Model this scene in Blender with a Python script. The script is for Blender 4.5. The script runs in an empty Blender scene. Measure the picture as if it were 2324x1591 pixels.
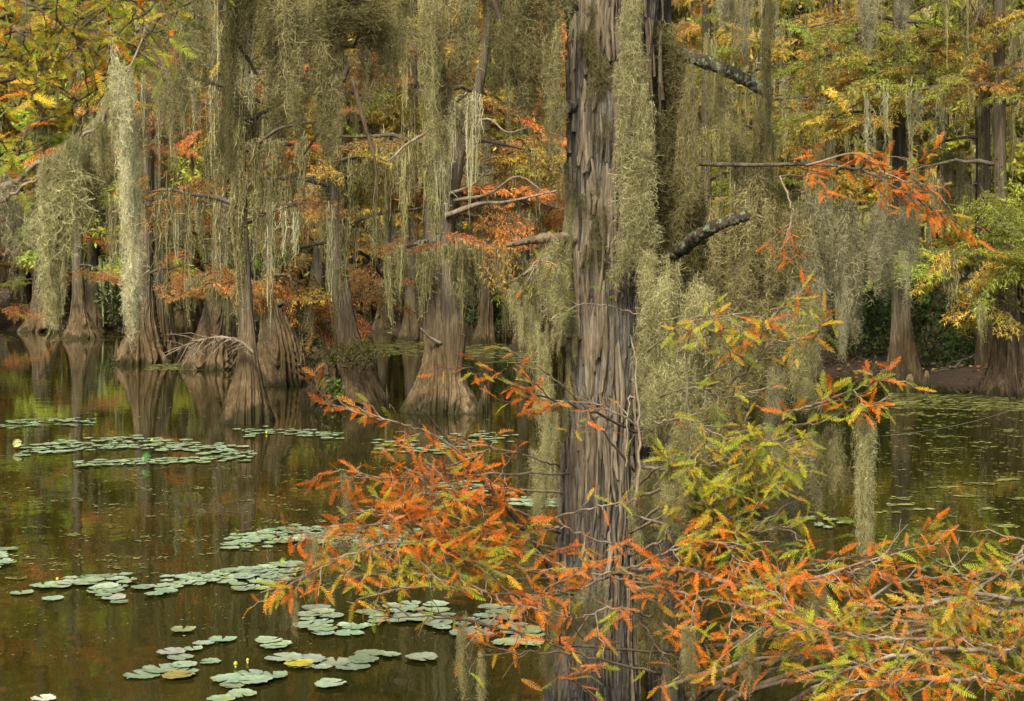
import bpy, math, random
import numpy as np
from mathutils import Matrix, Vector, noise as mnoise

random.seed(7)
rng = np.random.default_rng(11)
scene = bpy.context.scene
R = math.radians

# ------------------------------------------------------------------ camera, sky, sun, exposure
CAM_H = 2.1
FPX, HZ, CX, IW = 3440.0, 640.0, 1162.0, 2324.0      # focal length, horizon row, centre column, picture width in survey units
cam_d = bpy.data.cameras.new('camera')
cam_d.sensor_width = 36.0
cam_d.lens = 36.0 * FPX / IW
cam_d.shift_y = -(795.5 - HZ) / IW
cam_d.clip_start = 0.1
cam_d.clip_end = 1500.0
cam = bpy.data.objects.new('camera', cam_d)
cam.location = (0, 0, CAM_H)
cam.rotation_euler = (R(90), 0, 0)
scene.collection.objects.link(cam)
scene.camera = cam
cam_d.dof.use_dof = True
cam_d.dof.focus_distance = 10.0
cam_d.dof.aperture_fstop = 11.0

SUN_EL, SUN_AZ = 42.0, 197.0          # azimuth clockwise from +Y (view direction): behind the camera, to its left
world = bpy.data.worlds.new('World')
scene.world = world
world.use_nodes = True
wn = world.node_tree.nodes
wl = world.node_tree.links
sky = wn.new('ShaderNodeTexSky')
sky.sky_type = 'NISHITA'
sky.sun_disc = False
sky.sun_elevation = R(SUN_EL)
sky.sun_rotation = R(SUN_AZ)
sky.air_density = 1.0
sky.dust_density = 6.0
sky.ozone_density = 0.3
wn['Background'].inputs['Strength'].default_value = 0.09
hs = wn.new('ShaderNodeHueSaturation')      # thin overcast: the blue of the sky is veiled
hs.inputs['Saturation'].default_value = .03
wl.new(sky.outputs[0], hs.inputs['Color'])
wl.new(hs.outputs[0], wn['Background'].inputs['Color'])

sun_d = bpy.data.lights.new('sun', 'SUN')
sun_d.energy = 3.0
sun_d.angle = R(9)
sun_d.color = (1.0, 0.89, 0.60)
sun = bpy.data.objects.new('sun', sun_d)
az = R(SUN_AZ)
to_sun = Vector((math.sin(az) * math.cos(R(SUN_EL)), math.cos(az) * math.cos(R(SUN_EL)), math.sin(R(SUN_EL))))
sun.rotation_euler = to_sun.to_track_quat('Z', 'Y').to_euler()
sun.location = (-20, -20, 40)
scene.collection.objects.link(sun)

scene.view_settings.view_transform = 'Standard'
scene.view_settings.look = 'None'
scene.view_settings.exposure = 0.46
scene.view_settings.gamma = 1.0
scene.view_settings.use_curve_mapping = False
scene.cycles.max_bounces = 4
scene.cycles.diffuse_bounces = 2
scene.cycles.glossy_bounces = 2
scene.cycles.transmission_bounces = 2
scene.cycles.use_denoising = True
scene.cycles.denoising_prefilter = 'NONE'
scene.cycles.use_adaptive_sampling = True
scene.cycles.adaptive_threshold = 0.03
scene.cycles.caustics_reflective = False
scene.cycles.caustics_refractive = False

# ------------------------------------------------------------------ helpers
def P(x, y, d):
    """survey bearing (x, y) at distance d -> world point"""
    return np.array([(x - CX) / FPX * d, d, CAM_H - (y - HZ) / FPX * d])

def dist_of(y):
    """distance at which a point of the water surface has survey row y"""
    return CAM_H * FPX / (y - HZ)

WT = {}
def link(o):
    scene.collection.objects.link(o)
    return o

def tag(o, label=None, cat=None, group=None, kind=None):
    if label: o['label'] = label
    if cat: o['category'] = cat
    if group: o['group'] = group
    if kind: o['kind'] = kind
    return o

def empty(name, loc, label=None, cat=None, group=None):
    o = bpy.data.objects.new(name, None)
    o.empty_display_size = 0.1
    o.location = Vector(loc)
    WT[o.name] = Vector(loc)
    link(o)
    return tag(o, label, cat, group)

def obj(name, mesh, parent=None, M=None, color=None):
    """place a mesh with world matrix M (default identity) under parent"""
    o = bpy.data.objects.new(name, mesh)
    M = M if M is not None else Matrix.Identity(4)
    if parent is not None:
        o.parent = parent
        o.matrix_basis = Matrix.Translation(-WT[parent.name]) @ M
    else:
        o.matrix_basis = M
    WT[o.name] = Vector((0, 0, 0)) if M == Matrix.Identity(4) else M.translation.copy()
    if color is not None:
        o.color = (*color[:3], 1.0)
    return link(o)

def mesh_np(name, V, quads=None, tris=None, mats=(), smooth=True, fmat=None, col=None):
    V = np.asarray(V, np.float32)
    loops, starts, n = [], [], 0
    if quads is not None and len(quads):
        q = np.asarray(quads, np.int32)
        loops.append(q.ravel()); starts.append(np.arange(len(q), dtype=np.int32) * 4); n = q.size
    if tris is not None and len(tris):
        t = np.asarray(tris, np.int32)
        loops.append(t.ravel()); starts.append(n + np.arange(len(t), dtype=np.int32) * 3)
    L = np.concatenate(loops); S = np.concatenate(starts)
    me = bpy.data.meshes.new(name)
    me.vertices.add(len(V)); me.vertices.foreach_set('co', V.ravel())
    me.loops.add(len(L)); me.loops.foreach_set('vertex_index', L)
    me.polygons.add(len(S)); me.polygons.foreach_set('loop_start', S)
    me.polygons.foreach_set('use_smooth', np.full(len(S), smooth, bool))
    for m in mats: me.materials.append(m)
    if fmat is not None: me.polygons.foreach_set('material_index', np.asarray(fmat, np.int32))
    if col is not None:
        a = me.attributes.new('tint', 'FLOAT_COLOR', 'POINT')
        c = np.ones((len(V), 4), np.float32); c[:, :3] = col
        a.data.foreach_set('color', c.ravel())
    me.update(calc_edges=True)
    me.validate()
    return me

class Buf:
    """collects geometry into one mesh"""
    def __init__(s): s.V, s.Q, s.T, s.qm, s.tm, s.n = [], [], [], [], [], 0
    def add(s, V, quads=None, tris=None, mat=0):
        V = np.asarray(V, np.float32)
        if quads is not None and len(quads):
            s.Q.append(np.asarray(quads, np.int64) + s.n); s.qm.append(np.full(len(quads), mat))
        if tris is not None and len(tris):
            s.T.append(np.asarray(tris, np.int64) + s.n); s.tm.append(np.full(len(tris), mat))
        s.V.append(V); s.n += len(V)
    def arrays(s):
        V = np.concatenate(s.V)
        Q = np.concatenate(s.Q) if s.Q else None
        T = np.concatenate(s.T) if s.T else None
        return V, Q, T, np.concatenate(s.qm + s.tm)
    def mesh(s, name, mats, smooth=True):
        V, Q, T, fm = s.arrays()
        return mesh_np(name, V, Q, T, mats, smooth, fm)

def norm(v):
    return v / (np.linalg.norm(v, axis=-1, keepdims=True) + 1e-9)

def smooth_path(pts, n):
    """Catmull-Rom through pts (k, c) sampled n times"""
    p = np.asarray(pts, float)
    if len(p) == 2:
        t = np.linspace(0, 1, n)[:, None]
        return p[0] * (1 - t) + p[1] * t
    q = np.vstack([2 * p[0] - p[1], p, 2 * p[-1] - p[-2]])
    u = np.linspace(0, len(p) - 1 - 1e-6, n)
    i = u.astype(int); t = (u - i)[:, None]
    a, b, c, d = q[i], q[i + 1], q[i + 2], q[i + 3]
    return 0.5 * (2 * b + (c - a) * t + (2 * a - 5 * b + 4 * c - d) * t ** 2 + (3 * b - a - 3 * c + d) * t ** 3)

def tube(pts, rad, k=6, knob=0.0):
    pts = np.asarray(pts, float); n = len(pts)
    rad = np.broadcast_to(np.asarray(rad, float), (n,))
    T = norm(np.gradient(pts, axis=0))
    ref = np.array([0.31, 0.17, 0.93]) if abs(T[:, 2]).mean() < 0.8 else np.array([0.9, 0.3, 0.1])
    U = norm(np.cross(T, ref)); W = np.cross(T, U)
    a = np.linspace(0, 2 * np.pi, k, endpoint=False)
    rr = rad[:, None] * (1 + knob * rng.normal(size=(n, k)))
    V = pts[:, None] + rr[..., None] * (np.cos(a)[None, :, None] * U[:, None] + np.sin(a)[None, :, None] * W[:, None])
    V = V.reshape(-1, 3)
    i = np.arange(n - 1)[:, None] * k; j = np.arange(k)[None]; j2 = (j + 1) % k
    Q = np.stack([i + j, i + j2, i + k + j2, i + k + j], -1).reshape(-1, 4)
    V = np.vstack([V, pts[:1] - T[:1] * rad[0] * .3, pts[-1:] + T[-1:] * rad[-1] * .6])
    jj = np.arange(k); c0, c1 = n * k, n * k + 1
    Tt = np.vstack([np.stack([np.full(k, c0), (jj + 1) % k, jj], -1),
                    np.stack([np.full(k, c1), (n - 1) * k + jj, (n - 1) * k + (jj + 1) % k], -1)])
    return V, Q, Tt

def ribbons(Pts, w):
    """Pts (S, n, 3) strands -> flat ribbons of width w (S,1) or scalar, tapering to the tip"""
    S, n, _ = Pts.shape
    T = norm(np.gradient(Pts, axis=1))
    rv = norm(rng.normal(size=(S, 1, 3)) * np.array([1, 1, .25]))
    side = norm(np.cross(T, np.broadcast_to(rv, T.shape)))
    taper = np.linspace(1, .55, n)[None, :, None]
    off = side * taper * (np.asarray(w).reshape(-1, 1, 1) * .5)
    V = np.stack([Pts - off, Pts + off], 2).reshape(-1, 3)
    b = (np.arange(S)[:, None] * n + np.arange(n - 1)[None]) * 2
    b = b.ravel()
    Q = np.stack([b, b + 1, b + 3, b + 2], -1)
    return V, Q

def vnoise2(u, v, nu, nv, seed):
    """value noise on (u in 0..1 periodic, v in 0..1) with nu x nv cells"""
    g = np.random.default_rng(seed).random((nu, nv + 2))
    x = (u % 1.0) * nu; y = np.clip(v, 0, 1) * nv
    i = np.floor(x).astype(int); j = np.floor(y).astype(int)
    fx, fy = x - i, y - j
    fx = fx * fx * (3 - 2 * fx); fy = fy * fy * (3 - 2 * fy)
    i0, i1 = i % nu, (i + 1) % nu; j0, j1 = np.clip(j, 0, nv + 1), np.clip(j + 1, 0, nv + 1)
    return (g[i0, j0] * (1 - fx) + g[i1, j0] * fx) * (1 - fy) + (g[i0, j1] * (1 - fx) + g[i1, j1] * fx) * fy

def lathe(path, na, nz, disp, top_cap=True):
    """path: (k,4) x,y,z,r going up; disp(u, z, r) -> relative radius, u in 0..1 round the stem"""
    s = smooth_path(path, nz)
    s[:, 3] = np.maximum(s[:, 3], 0.004)
    u = np.arange(na) / na
    U, Z = np.meshgrid(u, s[:, 2])
    vv = np.meshgrid(u, np.linspace(0, 1, nz))[1]
    rr = s[:, 3][:, None] * disp(U, vv, Z)
    a = U * 2 * np.pi
    V = np.stack([s[:, 0][:, None] + rr * np.cos(a), s[:, 1][:, None] + rr * np.sin(a), Z], -1).reshape(-1, 3)
    i = np.arange(nz - 1)[:, None] * na; j = np.arange(na)[None]; j2 = (j + 1) % na
    Q = np.stack([i + j, i + j2, i + na + j2, i + na + j], -1).reshape(-1, 4)
    V = np.vstack([V, s[-1:, :3] + [0, 0, s[-1, 3] * .3]])
    jj = np.arange(na); c = na * nz
    T = np.stack([np.full(na, c), (nz - 1) * na + jj, (nz - 1) * na + (jj + 1) % na], -1)
    return V, Q, T

# ------------------------------------------------------------------ materials
def new_mat(name):
    m = bpy.data.materials.new(name); m.use_nodes = True
    nt = m.node_tree
    return m, nt, nt.nodes, nt.links, nt.nodes['Principled BSDF']

def ramp(nodes, stops):
    r = nodes.new('ShaderNodeValToRGB')
    e = r.color_ramp.elements
    e[0].position, e[0].color = stops[0][0], (*stops[0][1], 1)
    e[1].position, e[1].color = stops[-1][0], (*stops[-1][1], 1)
    for p, c in stops[1:-1]:
        x = e.new(p); x.color = (*c, 1)
    return r

def tex_noise(nodes, links, coord, scale, sc=(1, 1, 1), detail=4, rough=.6):
    mp = nodes.new('ShaderNodeMapping'); mp.inputs['Scale'].default_value = sc
    n = nodes.new('ShaderNodeTexNoise')
    n.inputs['Scale'].default_value = scale; n.inputs['Detail'].default_value = detail; n.inputs['Roughness'].default_value = rough
    links.new(coord, mp.inputs[0]); links.new(mp.outputs[0], n.inputs['Vector'])
    return n.outputs['Fac']

def mixc(nodes, links, fac, a, b, mode='MIX'):
    m = nodes.new('ShaderNodeMix'); m.data_type = 'RGBA'; m.blend_type = mode
    for sock, val in ((m.inputs[0], fac), (m.inputs[6], a), (m.inputs[7], b)):
        if hasattr(val, 'is_linked') or hasattr(val, 'links'): links.new(val, sock)
        elif isinstance(val, (tuple, list)): sock.default_value = (*val[:3], 1)
        else: sock.default_value = val
    return m.outputs[2]

def bark_mat(name, dark, mid, light, vscale=1.0, bump=.5, lichen=None, stain=None, rough=.9):
    m, nt, N, L, bs = new_mat(name)
    geo = N.new('ShaderNodeNewGeometry')
    pos = geo.outputs['Position']
    f1 = tex_noise(N, L, pos, 9 * vscale, (1, 1, .10), 6, .7)
    f2 = tex_noise(N, L, pos, 42 * vscale, (1, 1, .07), 4, .7)
    f3 = tex_noise(N, L, pos, 1.3 * vscale, (1, 1, .6), 3, .6)
    mm = N.new('ShaderNodeMath'); mm.operation = 'ADD'; L.new(f1, mm.inputs[0]); L.new(f2, mm.inputs[1])
    m2 = N.new('ShaderNodeMath'); m2.operation = 'MULTIPLY'; L.new(mm.outputs[0], m2.inputs[0]); m2.inputs[1].default_value = .5
    rp = ramp(N, [(.34, dark), (.5, mid), (.66, light)])
    L.new(m2.outputs[0], rp.inputs[0])
    col = rp.outputs[0]
    rp3 = ramp(N, [(.4, (.72, .68, .62)), (.62, (1.15, 1.12, 1.1))]); L.new(f3, rp3.inputs[0])
    col = mixc(N, L, 1.0, col, rp3.outputs[0], 'MULTIPLY')
    if stain is not None:      # brown high-water stain with an uneven upper edge
        sx = N.new('ShaderNodeSeparateXYZ'); L.new(pos, sx.inputs[0])
        nz = tex_noise(N, L, pos, 3.0, (1, 1, .3), 3)
        ad = N.new('ShaderNodeMath'); ad.operation = 'MULTIPLY_ADD'; L.new(nz, ad.inputs[0]); ad.inputs[1].default_value = -1.0; L.new(sx.outputs[2], ad.inputs[2])
        mr = N.new('ShaderNodeMapRange'); L.new(ad.outputs[0], mr.inputs[0])
        mr.inputs[1].default_value = stain[0]; mr.inputs[2].default_value = stain[1]; mr.inputs[3].default_value = 1; mr.inputs[4].default_value = 0
        col = mixc(N, L, mr.outputs[0], col, mixc(N, L, 1.0, col, (1.06, .90, .72), 'MULTIPLY'))
        mr2 = N.new('ShaderNodeMapRange'); L.new(ad.outputs[0], mr2.inputs[0])     # wet algae line just above the water
        mr2.inputs[1].default_value = -.42; mr2.inputs[2].default_value = -.30; mr2.inputs[3].default_value = .85; mr2.inputs[4].default_value = 0
        col = mixc(N, L, mr2.outputs[0], col, (.030, .030, .012))
    if lichen is not None:
        fl = tex_noise(N, L, pos, lichen[1], (1, 1, 1), 5, .7)
        rl = ramp(N, [(lichen[2], (0, 0, 0)), (lichen[2] + .06, (1, 1, 1))]); L.new(fl, rl.inputs[0])
        col = mixc(N, L, rl.outputs[0], col, lichen[0])
    L.new(col, bs.inputs['Base Color'])
    bs.inputs['Roughness'].default_value = rough
    bs.inputs['Specular IOR Level'].default_value = .2
    b = N.new('ShaderNodeBump'); b.inputs['Strength'].default_value = bump; b.inputs['Distance'].default_value = .02
    L.new(m2.outputs[0], b.inputs['Height']); L.new(b.outputs[0], bs.inputs['Normal'])
    return m

def leaf_mat(name, source, transl=.35, vary=.35, hue_noise=None, sat=1.0, lum=1.0):
    """source: 'object' (object colour) or 'tint' (stored per leaf)"""
    m, nt, N, L, bs = new_mat(name)
    if source == 'object':
        oi = N.new('ShaderNodeObjectInfo'); col = oi.outputs['Color']
    else:
        at = N.new('ShaderNodeAttribute'); at.attribute_name = 'tint'; col = at.outputs['Color']
    geo = N.new('ShaderNodeNewGeometry')
    ri = geo.outputs['Random Per Island']
    hv = N.new('ShaderNodeHueSaturation')
    mr = N.new('ShaderNodeMapRange'); L.new(ri, mr.inputs[0]); mr.inputs[3].default_value = lum * (1 - vary); mr.inputs[4].default_value = lum * (1 + vary)
    L.new(mr.outputs[0], hv.inputs['Value'])
    if hue_noise:
        nz = tex_noise(N, L, geo.outputs['Position'], hue_noise[0], (1, 1, 1), 3)
        mh = N.new('ShaderNodeMapRange'); L.new(nz, mh.inputs[0]); mh.inputs[1].default_value = .3; mh.inputs[2].default_value = .7
        mh.inputs[3].default_value = .5 - hue_noise[1] * .3; mh.inputs[4].default_value = .5 + hue_noise[1] * 1.8
        L.new(mh.outputs[0], hv.inputs['Hue'])
    hv.inputs['Saturation'].default_value = sat
    L.new(col, hv.inputs['Color'])
    L.new(hv.outputs[0], bs.inputs['Base Color'])
    bs.inputs['Roughness'].default_value = .6
    bs.inputs['Specular IOR Level'].default_value = .25
    tr = N.new('ShaderNodeBsdfTranslucent'); L.new(hv.outputs[0], tr.inputs[0])
    ms = N.new('ShaderNodeMixShader'); ms.inputs[0].default_value = transl
    L.new(bs.outputs[0], ms.inputs[1]); L.new(tr.outputs[0], ms.inputs[2])
    L.new(ms.outputs[0], N['Material Output'].inputs[0])
    return m

def moss_mat(name, source):
    m, nt, N, L, bs = new_mat(name)
    nt.nodes.remove(bs)
    if source == 'object':
        oi = N.new('ShaderNodeObjectInfo'); col = oi.outputs['Color']
    else:
        rgb = N.new('ShaderNodeRGB'); rgb.outputs[0].default_value = (*source, 1); col = rgb.outputs[0]
    geo = N.new('ShaderNodeNewGeometry')
    hv = N.new('ShaderNodeHueSaturation')
    rp = N.new('ShaderNodeMapRange'); L.new(geo.outputs['Random Per Island'], rp.inputs[0]); rp.inputs[3].default_value = .35; rp.inputs[4].default_value = 1.85
    L.new(rp.outputs[0], hv.inputs['Value']); L.new(col, hv.inputs['Color'])
    df = N.new('ShaderNodeBsdfDiffuse'); L.new(hv.outputs[0], df.inputs[0])
    tr = N.new('ShaderNodeBsdfTranslucent'); L.new(hv.outputs[0], tr.inputs[0])
    ms = N.new('ShaderNodeMixShader'); ms.inputs[0].default_value = .3
    L.new(df.outputs[0], ms.inputs[1]); L.new(tr.outputs[0], ms.inputs[2])
    L.new(ms.outputs[0], N['Material Output'].inputs[0])
    return m

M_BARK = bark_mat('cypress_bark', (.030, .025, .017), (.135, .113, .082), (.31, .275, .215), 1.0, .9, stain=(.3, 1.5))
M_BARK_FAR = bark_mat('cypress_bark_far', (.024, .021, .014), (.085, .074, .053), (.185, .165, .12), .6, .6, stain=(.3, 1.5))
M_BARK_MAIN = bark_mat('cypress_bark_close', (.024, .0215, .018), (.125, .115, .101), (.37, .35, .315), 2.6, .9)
M_STRIP = bark_mat('peeling_bark', (.06, .045, .03), (.19, .155, .115), (.42, .365, .29), 3.0, .4)
M_LIMB = bark_mat('limb_bark', (.05, .04, .03), (.12, .10, .08), (.25, .22, .18), 3.0, .5, lichen=((.33, .37, .27), 22, .60))
M_LICHEN_LIMB = bark_mat('lichen_limb', (.025, .02, .015), (.075, .06, .045), (.15, .125, .10), 3.0, .8, lichen=((.22, .27, .17), 30, .52))
M_DEADWOOD = bark_mat('dead_wood', (.10, .07, .04), (.26, .20, .13), (.42, .34, .24), 3.0, .5)
M_TWIG = bark_mat('pale_twig', (.12, .09, .065), (.30, .245, .19), (.52, .45, .37), 5.0, .2)
M_TWIG_DK = bark_mat('brown_twig', (.05, .036, .024), (.13, .10, .07), (.24, .19, .14), 5.0, .2)
M_LEAF = leaf_mat('cypress_leaf', 'object', .35, .22)
M_LEAF_T = leaf_mat('cypress_leaf_mass', 'tint', .35, .22)
M_FARLEAF = leaf_mat('distant_foliage', 'object', .45, .45, (.9, .020), .90, 1.2)
M_SHRUB = leaf_mat('shrub_leaf', 'object', .25, .5)
M_MOSS = moss_mat('spanish_moss_grey', 'object')

m, nt, N, L, bs = new_mat('swamp_water'); M_WATER = m
geo = N.new('ShaderNodeNewGeometry')
fz = tex_noise(N, L, geo.outputs['Position'], .35, (1, 1, 1), 3)
rp = ramp(N, [(.35, (.020, .0195, .0035)), (.65, (.034, .032, .0055))]); L.new(fz, rp.inputs[0])
L.new(rp.outputs[0], bs.inputs['Base Color'])
bs.inputs['Roughness'].default_value = .035
bs.inputs['IOR'].default_value = 1.333
bs.inputs['Specular IOR Level'].default_value = .22      # partly polarised view
f = tex_noise(N, L, geo.outputs['Position'], 2.2, (1, .8, 1), 2)
b = N.new('ShaderNodeBump'); b.inputs['Strength'].default_value = .035; b.inputs['Distance'].default_value = .06
L.new(f, b.inputs['Height']); L.new(b.outputs[0], bs.inputs['Normal'])

m, nt, N, L, bs = new_mat('leaf_litter_ground'); M_GROUND = m
geo = N.new('ShaderNodeNewGeometry')
f = tex_noise(N, L, geo.outputs['Position'], 6, (1, 1, 1), 8, .75)
rp = ramp(N, [(.35, (.014, .009, .006)), (.55, (.05, .028, .015)), (.7, (.11, .055, .024))]); L.new(f, rp.inputs[0])
L.new(rp.outputs[0], bs.inputs['Base Color']); bs.inputs['Roughness'].default_value = .95
b = N.new('ShaderNodeBump'); b.inputs['Strength'].default_value = .8; b.inputs['Distance'].default_value = .05
L.new(f, b.inputs['Height']); L.new(b.outputs[0], bs.inputs['Normal'])

m, nt, N, L, bs = new_mat('lily_pad'); M_PAD = m
oi = N.new('ShaderNodeObjectInfo'); geo = N.new('ShaderNodeNewGeometry'); tc = N.new('ShaderNodeTexCoord')
f = tex_noise(N, L, geo.outputs['Position'], 26, (1, 1, 1), 5, .7)
rp = ramp(N, [(.35, (.62, .68, .60)), (.6, (1.08, 1.08, 1.1))]); L.new(f, rp.inputs[0])
col = mixc(N, L, 1.0, oi.outputs['Color'], rp.outputs[0], 'MULTIPLY')
f2 = tex_noise(N, L, geo.outputs['Position'], 9, (1, 1, 1), 3)
r2 = ramp(N, [(.62, (0, 0, 0)), (.68, (1, 1, 1))]); L.new(f2, r2.inputs[0])
col = mixc(N, L, r2.outputs[0], col, (.38, .34, .06))
L.new(col, bs.inputs['Base Color']); bs.inputs['Roughness'].default_value = .42
b = N.new('ShaderNodeBump'); b.inputs['Strength'].default_value = .25; b.inputs['Distance'].default_value = .01
L.new(f, b.inputs['Height']); L.new(b.outputs[0], bs.inputs['Normal'])
m, nt, N, L, bs = new_mat('pad_vein'); M_VEIN = m
bs.inputs['Base Color'].default_value = (.42, .50, .22, 1); bs.inputs['Roughness'].default_value = .5

m, nt, N, L, bs = new_mat('duckweed'); M_WEED = m
geo = N.new('ShaderNodeNewGeometry')
rp = ramp(N, [(0, (.07, .085, .018)), (.5, (.16, .175, .04)), (1, (.40, .38, .14))]); L.new(geo.outputs['Random Per Island'], rp.inputs[0])
L.new(rp.outputs[0], bs.inputs['Base Color']); bs.inputs['Roughness'].default_value = .6
m, nt, N, L, bs = new_mat('yellow_bud'); M_BUD = m
bs.inputs['Base Color'].default_value = (.62, .60, .05, 1); bs.inputs['Roughness'].default_value = .4
m, nt, N, L, bs = new_mat('nylon_line'); M_LINE = m
bs.inputs['Base Color'].default_value = (.22, .22, .20, 1); bs.inputs['Roughness'].default_value = .3

MOSS_BRIGHT = (.44, .41, .215); MOSS = (.345, .315, .155); MOSS_DK = (.20, .178, .082); MOSS_GREY = (.37, .345, .215); MOSS_TAN = (.315, .28, .138); MOSS_PALE = (.58, .55, .35)  # albedo tones of the moss clumps; the first is brighter than plain MOSS
ORANGE = (.80, .205, .016); RUST = (.48, .205, .045); GOLD = (.68, .42, .035); LIME = (.46, .46, .035); GREEN = (.20, .28, .03); SALMON = (.70, .27, .075); OLIVE = (.36, .32, .04)

def jit(c, s=.15):
    v = 1 + random.gauss(0, s); v = min(1.6, max(.5, v))
    return tuple(max(.004, x * v * (1 + random.gauss(0, .05))) for x in c)
def jm(c, s=.12):
    v = min(1.4, max(.6, 1 + random.gauss(0, s))); return tuple(x * v * (1 + random.gauss(0, .012)) for x in c)
def blend(a, b, t):
    return tuple(x * (1 - t) + y * t for x, y in zip(a, b))

# ------------------------------------------------------------------ the setting: water and ground
def shore(x):
    """distance from the camera to the far bank for a bearing slope x/y"""
    return np.interp(x, [-.45, -.15, -.02, .06, .14, .22, .27, .36, .5], [66, 66, 60, 52, 44, 34, 32.5, 28.5, 26])

gx = np.linspace(-140, 140, 141); gy = np.concatenate([np.linspace(-30, 24, 12), np.linspace(25, 75, 76), np.linspace(78, 420, 20)])
GX, GY = np.meshgrid(gx, gy)
def ground_z(X, Y):
    s = shore(X / np.maximum(Y, 8))
    k = Y - s
    wav = .12 * np.sin(X * 1.1) * np.cos(Y * .9) + .07 * np.sin(X * 2.7 + Y * 1.9)
    return np.where(Y < 12, -.7, np.clip(k * .09, -.7, .38) + wav * np.clip(k * .5 + .3, 0, 1))
GZ = ground_z(GX, GY)
nX, nY = len(gx), len(gy)
i = (np.arange(nY - 1)[:, None] * nX + np.arange(nX - 1)[None]).ravel()
ground = obj('ground', mesh_np('ground', np.stack([GX, GY, GZ], -1).reshape(-1, 3), np.stack([i, i + 1, i + nX + 1, i + nX], -1), None, [M_GROUND]))
tag(ground, 'leaf strewn muddy bank under the swamp trees', kind='structure')
wv = np.array([[-140, -30, 0], [140, -30, 0], [140, 90, 0], [-140, 90, 0]], float)
water = obj('water', mesh_np('water', wv, [[0, 1, 2, 3]], None, [M_WATER]))
tag(water, 'still dark tannin stained swamp water mirroring the trees', kind='structure')

# ------------------------------------------------------------------ shared foliage and moss meshes
def moss_strands(S, Ln, Rr, n, w, curl, hairs, hair_len, drift=.5, seed=0):
    g = np.random.default_rng(seed)
    a = g.random(S) * 2 * np.pi; r = Rr * np.sqrt(g.random(S))
    root = np.stack([r * np.cos(a), r * np.sin(a), g.normal(0, .05 * Ln, S)], -1)
    Ls = Ln * (.35 + .65 * g.random(S)) * (1.1 - .5 * (r / Rr))
    s = np.linspace(0, 1, n)
    Pt = np.zeros((S, n, 3))
    Pt[..., 2] = -Ls[:, None] * s
    env = np.minimum(1, s * 5)[None]
    for k in range(4):
        fr = g.uniform(1.5, 3.2, (S, 1)) * (k + 1) * Ln / .45
        for ax in (0, 1):
            Pt[..., ax] += curl * g.normal(0, 1, (S, 1)) / (k + .8) * np.sin(fr * s * 2 * np.pi + g.random((S, 1)) * 6.28) * env
    Pt[..., 2] += curl * .5 * np.sin(s * 40 * g.uniform(.5, 1.2, (S, 1)) + g.random((S, 1)) * 6.28)
    dr = g.normal(0, drift * Rr, (S, 1, 2))
    Pt[..., :2] += dr * s[None, :, None]
    Pt[..., :2] -= (root[:, None, :2]) * (s[None, :, None] ** 1.5) * .35
    Pt += root[:, None]
    B = Buf()
    V, Q = ribbons(Pt, w * g.uniform(.6, 1.5, S)); B.add(V, Q)
    if hairs:
        H = S * hairs
        si = g.integers(0, S, H); pi = g.integers(0, n, H)
        base = Pt[si, pi]
        d = norm(g.normal(size=(H, 3)) * [1, 1, .55] + [0, 0, -.35])
        hl = hair_len * g.uniform(.4, 1.3, (H, 1, 1))
        bend = norm(g.normal(size=(H, 3)) + [0, 0, -.6])
        t = np.linspace(0, 1, 5)[None, :, None]
        b2 = norm(g.normal(size=(H, 3)))
        Hp = base[:, None] + hl * (d[:, None] * t + bend[:, None] * t ** 2 * .8 + b2[:, None] * np.sin(t * 4.2) * .28 * t)
        V, Q = ribbons(Hp, w * g.uniform(.5, 1.15, H)); B.add(V, Q)
    return B

MOSS_BEARD = [moss_strands(46, .45, .062, 16, .0027, .014, 10, .033, .5, 100 + i).mesh('moss_tress', [M_MOSS]) for i in range(6)]
MOSS_ROPE = [moss_strands(34, .80, .042, 26, .0027, .013, 15, .033, .8, 200 + i).mesh('moss_tress', [M_MOSS]) for i in range(5)]
MOSS_WISP = [moss_strands(14, .42, .050, 18, .0021, .018, 14, .040, 1.0, 300 + i).mesh('moss_tress', [M_MOSS]) for i in range(4)]
MOSS_CURLY = [moss_strands(26, .42, .045, 18, .0034, .017, 12, .042, .6, 400 + i).mesh('moss_tress', [M_MOSS]) for i in range(4)]
FAR_BEARD = [moss_strands(60, 1.3, .11, 9, .010, .016, 4, .07, .25, 500 + i).mesh('moss_beard', [M_MOSS]) for i in range(6)]

def wide_beard(i):
    g = np.random.default_rng(560 + i)
    B = Buf()
    for q in range(5):
        b = moss_strands(30, 1.2 * g.uniform(.4, 1.6), .075, 9, .0105, .016, 3, .07, .25, 570 + i * 7 + q)
        V, Q, T, fm = b.arrays()
        B.add(V + np.array([-.6 + .3 * q + g.normal(0, .06), g.normal(0, .08), g.normal(0, .06)]), Q)
    return B.mesh('moss_beard', [M_MOSS])
FAR_WIDE = [wide_beard(i) for i in range(6)]

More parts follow.
